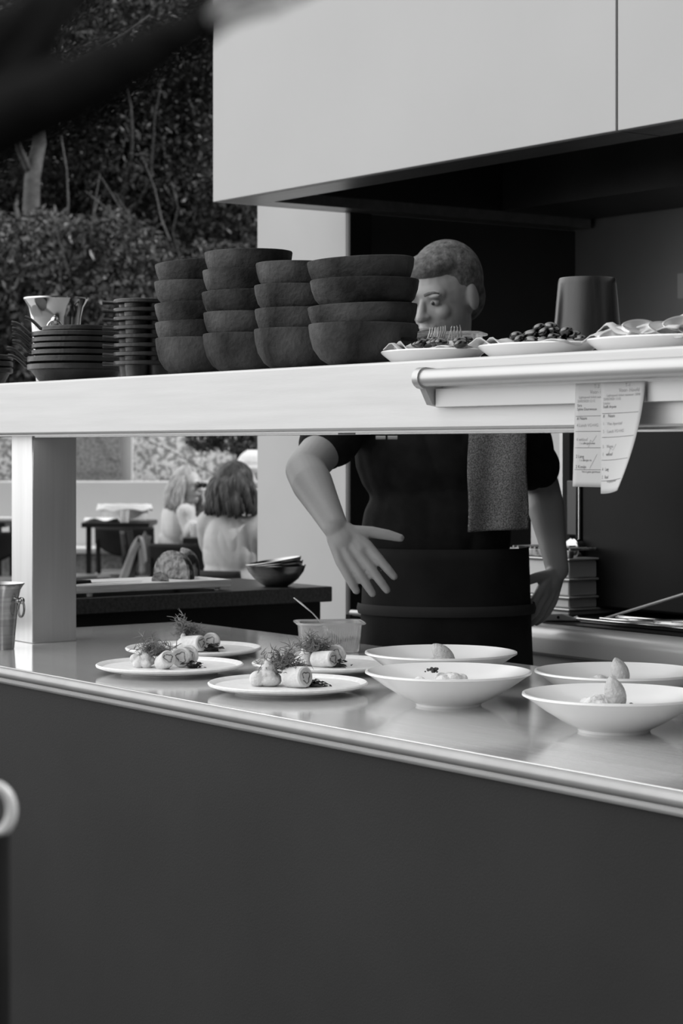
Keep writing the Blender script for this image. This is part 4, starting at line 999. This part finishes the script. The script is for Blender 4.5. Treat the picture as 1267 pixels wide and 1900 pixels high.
# ---- seated guests
def seated(name_label, base, f, s, Hc, hf, hairfn, top, skin, arms, lean=0.0, trous='trouser', glasses=False):
    """base: floor point under the pelvis"""
    root = thing('person', base, name_label, 'person'); f = f.normalized(); sd = f.cross(UP).normalized()
    R = Matrix((sd, f, UP)).transposed(); hip = base+UP*.53
    chest = hip + (Hc-hip)*.55 - f*.02; neck = Hc-UP*.10-hf*.02
    S = [neck+sd*q*.165*s-UP*.075-f*.0 for q in (-1, 1)]
    def tor(mb, k):
        mb.ell(hip+UP*.04, (.165+k, .13+k, .12), R); mb.ell(hip+(chest-hip)*.5, (.14+k, .105+k, .16), R)
        mb.ell(chest, (.15+k, .11+k, .17), R); mb.cap(S[0]-sd*-.02, .048+k, S[1]-sd*.02, .048+k); mb.ell(chest+f*.06+UP*.0, (.12+k, .07+k, .09), R); mb.cap(chest, .10+k, neck-UP*.07, .06+k)
    b = MB(); tor(b, -.014); b.cap(neck-UP*.05, .05, Hc-UP*.04, .046); head(b, Hc, hf, .96)
    legs = []
    for q in (-1, 1):
        a0_ = hip+sd*q*.08; k0 = a0_+f*.42+sd*q*.02-UP*.02; an = Vector((k0.x, k0.y, base.z+.09))+f*.02; b.chain([a0_, k0, an], [.078, .052, .036]); b.cap(an-UP*.045, .035, an+f*.14-UP*.052, .028); legs.append((a0_, k0, an))
    for q, (el, wr) in zip((0, 1), arms):
        b.chain([S[q], el, wr], [.045, .036, .024]); hand(b, wr, (wr-el), UP, (sd if q == 0 else -sd), .92, .45)
    remesh(b, 'body', skin, root, .006, 3)
    c = MB(); tor(c, .004)
    for q, (el, wr) in zip((0, 1), arms): c.chain([S[q], el, el+(wr-el)*.55], [.062, .052, .042])
    remesh(c, 'blouse', top, root, .007, 5, wr=.007, ws=11)
    t = MB(); t.ell(hip, (.18, .15, .11), R)
    for a0_, k0, an in legs: t.chain([a0_, k0, an+UP*.03], [.092, .066, .055])
    remesh(t, 'trousers', trous, root, .008, 4, wr=.01)
    h = MB(); hairfn(h, Hc, hf); face_bits(root, Hc, hf, .96)
    return root, h
# blond woman
Db = 13.6
bb_ = floorpt(318, Db+.1); bf = (RT*.95+FW*.05).normalized(); bH = C(350, 900, Db)
def long_hair(h, c, f, L=.17, w_=.088):
    sd = f.cross(UP).normalized(); R = Matrix((sd, f, UP)).transposed()
    h.ell(c+UP*.030-f*.026, (w_*.93, .094, .094), R); h.ell(c-f*.045-UP*.03, (w_*.85, .062, .11), R)
    for q in (-1, 1):
        h.cap(c+sd*q*.07-f*.005+UP*.02, .030, c+sd*q*.085-f*.01-UP*L*.7, .024); h.cap(c+sd*q*.055-f*.05, .04, c+sd*q*.065-f*.045-UP*L, .022)
    rnd = random.Random(int(L*1000))
    for k in range(46):
        a = PI*(-.12+1.24*k/45) ; dr = sd*math.cos(a)-f*math.sin(a)*.95; ph = rnd.uniform(0, 6); p0 = c+UP*(.105+rnd.uniform(-.01, .01))+dr*.035-f*.02; pts = []
        for j in range(9):
            t = j/8; rr_ = .035+(w_+.008)*math.sin(min(t*2.6, PI/2)) - .03*(1-math.sin(min(t*2.6, PI/2))); rr_ += .010*math.sin(t*11+ph)*t
            pts.append(Vector((c.x, c.y, 0))-f*.022+dr*rr_+sd*.008*math.sin(t*9+ph)*t+UP*(p0.z-t*(L+.12+rnd.uniform(-.01, .01))-.0*t))
        h.tube(pts, [.010, .011, .011, .011, .011, .0105, .010, .009, .006], 8)
    for k in range(5): h.cap(c-f*.06+sd*(k-2)*.03, .03, c-f*.055+sd*(k-2)*.036-UP*(L+.02*(k % 2)), .018)
hfB = (RT*.85-FW*.45-UP*.05).normalized()
bel_n = bH+RT*.10-UP*.37-FW*.12; ber = bH+RT*.10-UP*.37+FW*.15
elN = C(352, 985, Db-.15); wrN = C(366, 972, Db-.30); elF = C(372, 975, Db+.2); wrF = C(384, 935, Db+.1)
root, h = seated('blond woman in a white top and glasses sitting at the terrace table', bb_, bf, .95, bH, hfB, lambda h, c, f: long_hair(h, c, f, .15), 'knit', 'skin_fair', [(elF, wrF), (elN, wrN)])
h.build('hair', 'hair_fair', root, True)
sdg = hfB.cross(UP).normalized()
for q in (-1, 1): MB().ell(bH+hfB*.098+sdg*q*.030+UP*.004, (.024, .024, .018), None, 14, 10).build('glasses_lens', 'lens', root, True)
# brunette, back to the camera
Dn = 9.8; bf2 = (FW*.75+RT*.55).normalized(); nH = C(444, 903, Dn)
root, h = seated('brown haired woman in a pale blouse seen from behind, sitting close to the white wall', floorpt(425, Dn), bf2, 1.0, nH, (FW*.5+RT*.85).normalized(), lambda h, c, f: long_hair(h, c, f, .115, .092),
    'blouse', 'skin_fair', [(nH-UP*.40-RT*.12+FW*.25, nH-UP*.40+RT*.05+FW*.42), (nH-UP*.40+RT*.26+FW*.05, nH-UP*.40+RT*.30+FW*.3)])
h.build('hair', 'hair_dark', root, True)
# third guest beyond
Dg = 14.6; gH = C(470, 880, Dg)
def hatfn(h, c, f): h.ell(c+UP*.07, (.10, .10, .07)); h.cap(c+UP*.05, .13, c+UP*.055, .12)
root, h = seated('person in dark top and pale sun hat behind the brown haired woman', floorpt(475, Dg), -RT, 1.0, gH, -RT, hatfn, 'tee', 'skin_fair',
    [(C(405, 985, Dg-.1), C(392, 935, Dg-.1)), (C(430, 990, Dg-.3), C(405, 975, Dg-.3))])
remesh(h, 'sun_hat', 'cloth_white', root, .007, 2)

# ================================================================ TERRACE
def cambox(mb, x0, x1, y0, y1, D, dep):
    a = C(x0, y1, D); b_ = C(x1, y0, D); c = (a+b_)/2+FW*dep/2
    return mb.obox(c, RT*((x1-x0)/FPX*D/2), FW*dep/2, UP*((b_.z-a.z)/2))
def wallbox(x0, x1, ytop, D, dep, z0=0.0):
    ztop = C(0, ytop, D).z; c = C((x0+x1)/2, HOR, D)+FW*dep/2; c.z = (ztop+z0)/2
    return MB().obox(c, RT*((x1-x0)/FPX*D/2), FW*dep/2, UP*((ztop-z0)/2))
tw_ = wallbox(-900, 900, 893, 16.6, .25).build('garden_wall', 'render', None, bevel=.01); tag(tw_, 'low white rendered wall behind the terrace bench', 'wall')
bn_ = thing('wall_bench', floorpt(120, 16.4), 'long pale bench seat along the white terrace wall', 'bench')
MBx = wallbox(-500, 500, 1018, 16.1, .48, C(0, 1028, 16.1).z); MBx.build('bench_seat', 'render', bn_, bevel=.01)
MBx = wallbox(-500, 500, 1029, 16.2, .38); MBx.build('bench_base', 'pebble_grey_shaded', bn_)
pw = wallbox(245, 1000, 745, 17.4, .3).build('pebble_wall', 'pebble', None); tag(pw, 'sunlit pebble dash wall behind the two women', 'wall')
pw = wallbox(-700, 30, 750, 17.6, .3).build('pebble_wall', 'pebble', None); tag(pw, 'pebble dash wall seen left of the steel column', 'wall')
pw = wallbox(70, 224, 740, 17.2, .6).build('pebble_pier', 'pebble_grey_shaded', None); tag(pw, 'pebble dash pier with shade put into its grey colour between column and women', 'pier')
pw = wallbox(226, 244, 740, 17.25, .2).build('wall_post', 'render', None); tag(pw, 'narrow white post between the pier and the bright wall', 'post')

def table(px, D, ytop, wpx, label, dep=.7, lx=(-.8, .8)):
    zt_ = C(0, ytop, D).z; c = floorpt(px, D+dep/2); r = thing('terrace_table', c, label, 'table')
    hw = wpx/FPX*D/2; cc = c+UP*(zt_-.018)
    MB().obox(cc, RT*hw, FW*dep/2, UP*.018).build('table_top', 'black', r, bevel=.004)
    for sx in (-1, 1):
        for sy in (-1, 1): MB().obox(c+RT*sx*(hw-.05)+FW*sy*(dep/2-.05)+UP*((zt_-.036)/2), RT*.018, FW*.018, UP*((zt_-.036)/2)).build('leg', 'black', r)
    return zt_
zt1 = table(223, 15.4, 970, 126, 'dark terrace table with the cloth lined basket on it', .7)
zt2 = table(420, 12.9, 998, 150, 'dark terrace table in front of the blond woman', .75)
zt3 = table(-30, 14.6, 969, 110, 'dark terrace table left of the steel column', .7)
def chair(px, D, f, label, yw=None):
    c = floorpt(px, D); f = f.normalized(); sd = f.cross(UP).normalized(); r = thing('terrace_chair', c, label, 'chair', 'dark chairs on the terrace')
    MB().obox(c+UP*.455, sd*.205, f*.20, UP*.012).build('seat', 'steel_mid', r, bevel=.01)
    for q in (-1, 1):
        MB().tube([c+sd*q*.17+f*.17, c+sd*q*.17+f*.165+UP*.443], [.012, .016], 10).build('leg', 'black', r, 'auto')
        MB().tube([c+sd*q*.18-f*.22, c+sd*q*.18-f*.185+UP*.45, c+sd*q*.185-f*.22+UP*.70], [.012, .016, .012], 10).build('leg', 'black', r, 'auto')
    def fn(a, b):
        x = (a-.5)*2; e = .045*(1-x*x); z = .58+.20*b - (.0 if b > .5 else (1-x*x)*-.0) ; zz = .78 - (1-b)*(.11+.09*(1-x*x))
        return c + sd*x*.205 - f*(.205+.05*(1-x*x)+.02*b) + UP*zz
    MB().grid(fn, 20, 8, .012).build('backrest', 'black', r, True)
    MB().tube([c-f*.19+UP*.455, c-f*.255+UP*.62], .018, 10).build('back_support', 'black', r, 'auto')
    return c
chair(237, 14.7, FW, 'dark curved back chair in front of the basket table')
chair(346, 12.2, FW, 'dark chair back between the blond woman and the loaf')
chair(300, 13.9, RT, 'dark chair the blond woman sits on with a coat over it')
chair(438, 9.55, (FW*.75+RT*.55), 'dark chair under the brown haired woman')
chair(-10, 13.9, FW, 'dark chair at the left edge of the picture')
chair(128, 14.2, FW+RT*.6, 'dark chair half hidden behind the steel column')
# coat over the chair
cc = floorpt(264, 13.5); ct = thing('draped_coat', cc, 'grey coat draped over the chair beside the blond woman', 'coat')
def cf(a, b):
    t = (b-.42)/.5; y = (a-.5)*.36; x = .035*math.tanh(-t*4) - max(t, 0)*.10 + .014*math.sin(a*15+b*3)*abs(t)
    z = .775 - .30*abs(t)**1.2 - .02*math.sin(a*6) - (.05*a if t > 0 else 0)
    return cc + RT*x + FW*y + UP*z
MB().grid(cf, 24, 30, .045).build('coat_cloth', mat('grey_coat', .2, .9, 0, .2, 12), ct, True)
# basket with cloth
bc = floorpt(231, 15.75); bk = thing('bread_basket', bc+UP*zt1, 'white cloth lined basket on the dark terrace table', 'basket')
bz = zt1
def bkf(a, b):
    th = 2*PI*a; rx = .16+.025*b; ry = .11+.02*b; return bc+RT*math.cos(th)*rx+FW*math.sin(th)*ry+UP*(bz+.001+b*.115+.002*math.sin(a*60)*b)
MB().grid(bkf, 64, 8, .006).build('basket_side', 'linen', bk, True)
MB().lathe([(.0001, 0), (.10, 0), (.10, .006), (.0001, .006)], bc+UP*(bz+.0015), 24).build('basket_base', 'linen', bk)
def bkc(a, b):
    th = 2*PI*a; k = 1.05+.07*b; return bc+RT*math.cos(th)*.185*k+FW*math.sin(th)*.130*k+UP*(bz+.125-.04*b*(1+.2*math.sin(a*38))+.002*math.sin(a*70))
MB().grid(bkc, 90, 6, .006).build('cloth_lining', 'cloth_white', bk, True)
gp = floorpt(231, 15.45)
tag(MB().lathe([(.0001, 0), (.03, 0), (.034, .09), (.031, .09), (.028, .004), (.0001, .004)], gp+UP*zt1, 24).build('water_glass', 'plastic', None, 'auto'), 'clear glass in front of the basket on the terrace table', 'glass')
pp = floorpt(190, 15.6); mm = MB()
mm.grid(lambda a, b: pp+RT*(a-.5)*.26+FW*(b-.5)*.18+UP*(zt1+.012+.02*math.sin(a*5+b*3)**2), 20, 12, .006)
tag(mm.build('cloth_napkin', 'cloth_white', None, True), 'crumpled white napkin beside the basket', 'napkin')
gp = floorpt(362, 13.05)
tag(MB().lathe([(.0001, 0), (.03, 0), (.036, .085), (.033, .085), (.028, .004), (.0001, .004)], gp+UP*zt2, 24).build('drinking_glass', 'plastic', None, 'auto'), 'small clear glass on the table by the blond woman\'s hand', 'glass')
mn = floorpt(2, 14.95)
tag(MB().obox(mn+UP*(zt3+.012), RT*.10, FW*.13, UP*.011).build('menu_board', 'linen', None, bevel=.003), 'pale folded menu on the table left of the column', 'menu')
# parasol-like slanted pale awning piece left of column is the bench end: a sloping planter
# ================================================================ TREES
def leaves(name, centers, n, size, m, parent, seed):
    r = np.random.default_rng(seed); cs = np.array([list(c) for c, _ in centers]); rd = np.array([list(q) for _, q in centers]); wts = rd.prod(1)**(2/3); wts /= wts.sum()
    idx = r.choice(len(cs), n, p=wts); d = r.normal(size=(n, 3)); d /= np.linalg.norm(d, axis=1, keepdims=True); rad = r.uniform(.35, 1, n)**.6
    p = cs[idx]+d*rad[:, None]*rd[idx]
    # clump leaves
    a = r.normal(size=(n, 3)); a /= np.linalg.norm(a, axis=1, keepdims=True); b_ = r.normal(size=(n, 3)); b_ = np.cross(a, b_); b_ /= np.linalg.norm(b_, axis=1, keepdims=True); nn = np.cross(a, b_)
    L = r.uniform(.6, 1.25, n)[:, None]*size; W = L*.42
    v = np.stack([p-a*L, p+b_*W*.9-a*L*.1+nn*W*.25, p+a*L, p-b_*W*.9-a*L*.1+nn*W*.25], 1).reshape(-1, 3)
    off_ = np.zeros(3); q = parent
    while q: off_ += np.array(q.location); q = q.parent
    v = v-off_
    me = bpy.data.meshes.new(name); me.vertices.add(4*n); me.vertices.foreach_set('co', v.ravel())
    ii = np.arange(n)*4; tri = np.stack([ii, ii+1, ii+2, ii, ii+2, ii+3], 1).reshape(-1)
    me.loops.add(6*n); me.loops.foreach_set('vertex_index', tri); me.polygons.add(2*n); me.polygons.foreach_set('loop_start', np.arange(2*n)*3); me.polygons.foreach_set('loop_total', np.full(2*n, 3))
    me.update(calc_edges=True); me.materials.append(M[m]); o = bpy.data.objects.new(name, me); COL.objects.link(o); o.parent = parent; return o
def tree(px, D, label, blobs, n, size, m, trunk, tr, seed, name='tree'):
    c = floorpt(px, D); root = thing(name, c, label, 'tree' if name == 'tree' else 'shrub', 'trees beyond the terrace')
    pts = [C(x, y, D+dd) for x, y, dd in trunk]; pts[0].z = 0
    t = MB(); k = len(pts); t.tube(pts, [tr*(1-.5*i/(k-1)) for i in range(k)], 14)
    rnd = random.Random(seed); tk = t.build('trunk', 'bark', root, True)
    bm_ = MB()
    for q in range(9):
        i = rnd.randint(1, k-1); p = pts[i]; d = Vector((rnd.uniform(-1, 1), rnd.uniform(-1, 1), rnd.uniform(.2, 1))).normalized(); pp_ = [p]
        for j in range(5): d = (d+Vector((rnd.uniform(-.3, .3), rnd.uniform(-.3, .3), rnd.uniform(-.1, .3)))).normalized(); pp_.append(pp_[-1]+d*.3)
        bm_.tube(pp_, [tr*.4*(1-j/6) for j in range(6)], 8)
    bm_.build('branches', 'bark', root, True)
    leaves('foliage', [(C(x, y, D+dd), (rx, rx, rz)) for x, y, dd, rx, rz in blobs], n, size, m, root, seed)
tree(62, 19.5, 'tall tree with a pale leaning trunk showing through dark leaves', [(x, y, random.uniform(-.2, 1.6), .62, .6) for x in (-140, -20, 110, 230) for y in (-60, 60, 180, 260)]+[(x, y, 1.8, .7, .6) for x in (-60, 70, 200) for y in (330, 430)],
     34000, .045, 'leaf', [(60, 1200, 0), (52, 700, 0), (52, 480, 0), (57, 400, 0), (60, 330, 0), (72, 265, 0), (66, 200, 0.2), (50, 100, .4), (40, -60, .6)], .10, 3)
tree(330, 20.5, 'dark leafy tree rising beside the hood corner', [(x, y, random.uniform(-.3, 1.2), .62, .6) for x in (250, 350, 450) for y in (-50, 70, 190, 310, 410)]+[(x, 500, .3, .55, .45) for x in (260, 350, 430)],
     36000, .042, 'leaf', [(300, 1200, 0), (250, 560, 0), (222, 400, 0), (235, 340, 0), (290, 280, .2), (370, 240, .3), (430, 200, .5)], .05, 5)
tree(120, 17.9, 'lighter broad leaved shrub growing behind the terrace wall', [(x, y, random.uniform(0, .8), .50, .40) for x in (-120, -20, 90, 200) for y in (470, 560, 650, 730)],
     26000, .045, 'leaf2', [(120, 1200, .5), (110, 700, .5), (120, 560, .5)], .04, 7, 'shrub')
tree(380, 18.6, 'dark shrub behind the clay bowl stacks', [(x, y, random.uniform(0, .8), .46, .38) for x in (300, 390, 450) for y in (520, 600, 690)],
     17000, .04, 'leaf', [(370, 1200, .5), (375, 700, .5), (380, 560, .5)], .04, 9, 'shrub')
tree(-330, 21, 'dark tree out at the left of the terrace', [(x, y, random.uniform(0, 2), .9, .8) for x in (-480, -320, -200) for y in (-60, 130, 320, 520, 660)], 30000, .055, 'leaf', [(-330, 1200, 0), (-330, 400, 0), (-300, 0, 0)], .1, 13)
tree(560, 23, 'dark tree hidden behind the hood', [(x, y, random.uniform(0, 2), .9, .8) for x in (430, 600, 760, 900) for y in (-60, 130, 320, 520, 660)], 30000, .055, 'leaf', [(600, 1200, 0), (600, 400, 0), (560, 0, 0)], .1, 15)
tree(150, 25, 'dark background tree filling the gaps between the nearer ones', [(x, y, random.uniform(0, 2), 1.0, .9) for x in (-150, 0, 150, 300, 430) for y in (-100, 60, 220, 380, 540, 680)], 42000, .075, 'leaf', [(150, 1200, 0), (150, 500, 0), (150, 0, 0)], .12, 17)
tree(440, 17.0, 'small leafy shrub hanging over the sunlit pebble wall', [(x, y, 0, .16, .12) for x, y in ((380, 812), (430, 815), (470, 830), (520, 820))], 2200, .03, 'leaf', [(430, 1200, .15), (440, 900, .15), (440, 820, .1)], .012, 19, 'shrub')

# ---- near, out of focus branch and post
nb = thing('tree_branch', C(-60, 240, .50), 'blurred dark branches crossing the upper left corner close to the camera', 'branch')
MB().tube([C(-260, 330, .50), C(-60, 250, .50), (C(110, 178, .50)), C(250, 110, .50), C(370, 45, .50), C(470, -25, .50), C(600, -120, .50)], [.0115, .0097, .0086, .0070, .0047, .0037, .0026], 14).build('main_limb', 'bark_dark', nb, True)
MB().tube([C(-260, 210, .51), C(-60, 110, .51), C(50, 50, .51), C(150, -30, .51), C(260, -120, .51)], [.0115, .0095, .008, .006, .004], 14).build('side_limb', 'bark_dark', nb, True)
MB().tube([C(-160, 300, .505), C(0, 180, .505), C(70, 95, .505), C(120, 0, .505), C(150, -80, .505)], [.007, .006, .005, .004, .003], 12).build('side_limb', 'bark_dark', nb, True)
MB().tube([C(360, 48, .50), C(440, 26, .495), C(530, -4, .49), C(600, -30, .49)], [.0024, .0018, .0014, .001], 10).build('twig', 'bark_dark', nb, True)
def lf(p, d, L, W, nm):
    d = d.normalized(); s_ = d.cross(FW).normalized()
    def fn(a, b): return p + d*L*b + s_*W*(a-.5)*2*math.sin(PI*min(max(b, .02), .98))**.8 - FW*.003*math.cos((a-.5)*PI) 
    MB().grid(fn, 6, 10, .0006).build('leaf', nm, nb, True)
M['pale_leaf'] = mat('pale_leaf', .42, .5)
lf(C(392, 34, .49), RT*.9+UP*.28,   .010, .0022, 'pale_leaf'); lf(C(440, 14, .49), RT*.9+UP*.15, .012, .002, 'pale_leaf')

po = floorpt(-12, 1.25); pt = thing('ring_top_post', po, 'blurred black post with a pale round ring at the lower left edge', 'post')
c0 = C(-14, 1503, 1.25)
MB().tube([po, Vector((po.x, po.y, c0.z-.014))], [.011, .0098], 20).build('post_shaft', 'black', pt, 'auto')
MB().tube([c0+RT*math.sin(2*PI*k/40)*.0115+UP*math.cos(2*PI*k/40)*.0145 for k in range(41)], .0034, 12, caps=False).build('ring', 'strip', pt, 'auto')
MB().lathe([(.0001, 0), (.12, 0), (.12, .012), (.0001, .02)], po, 32).build('base_plate', 'black', pt, 'auto')
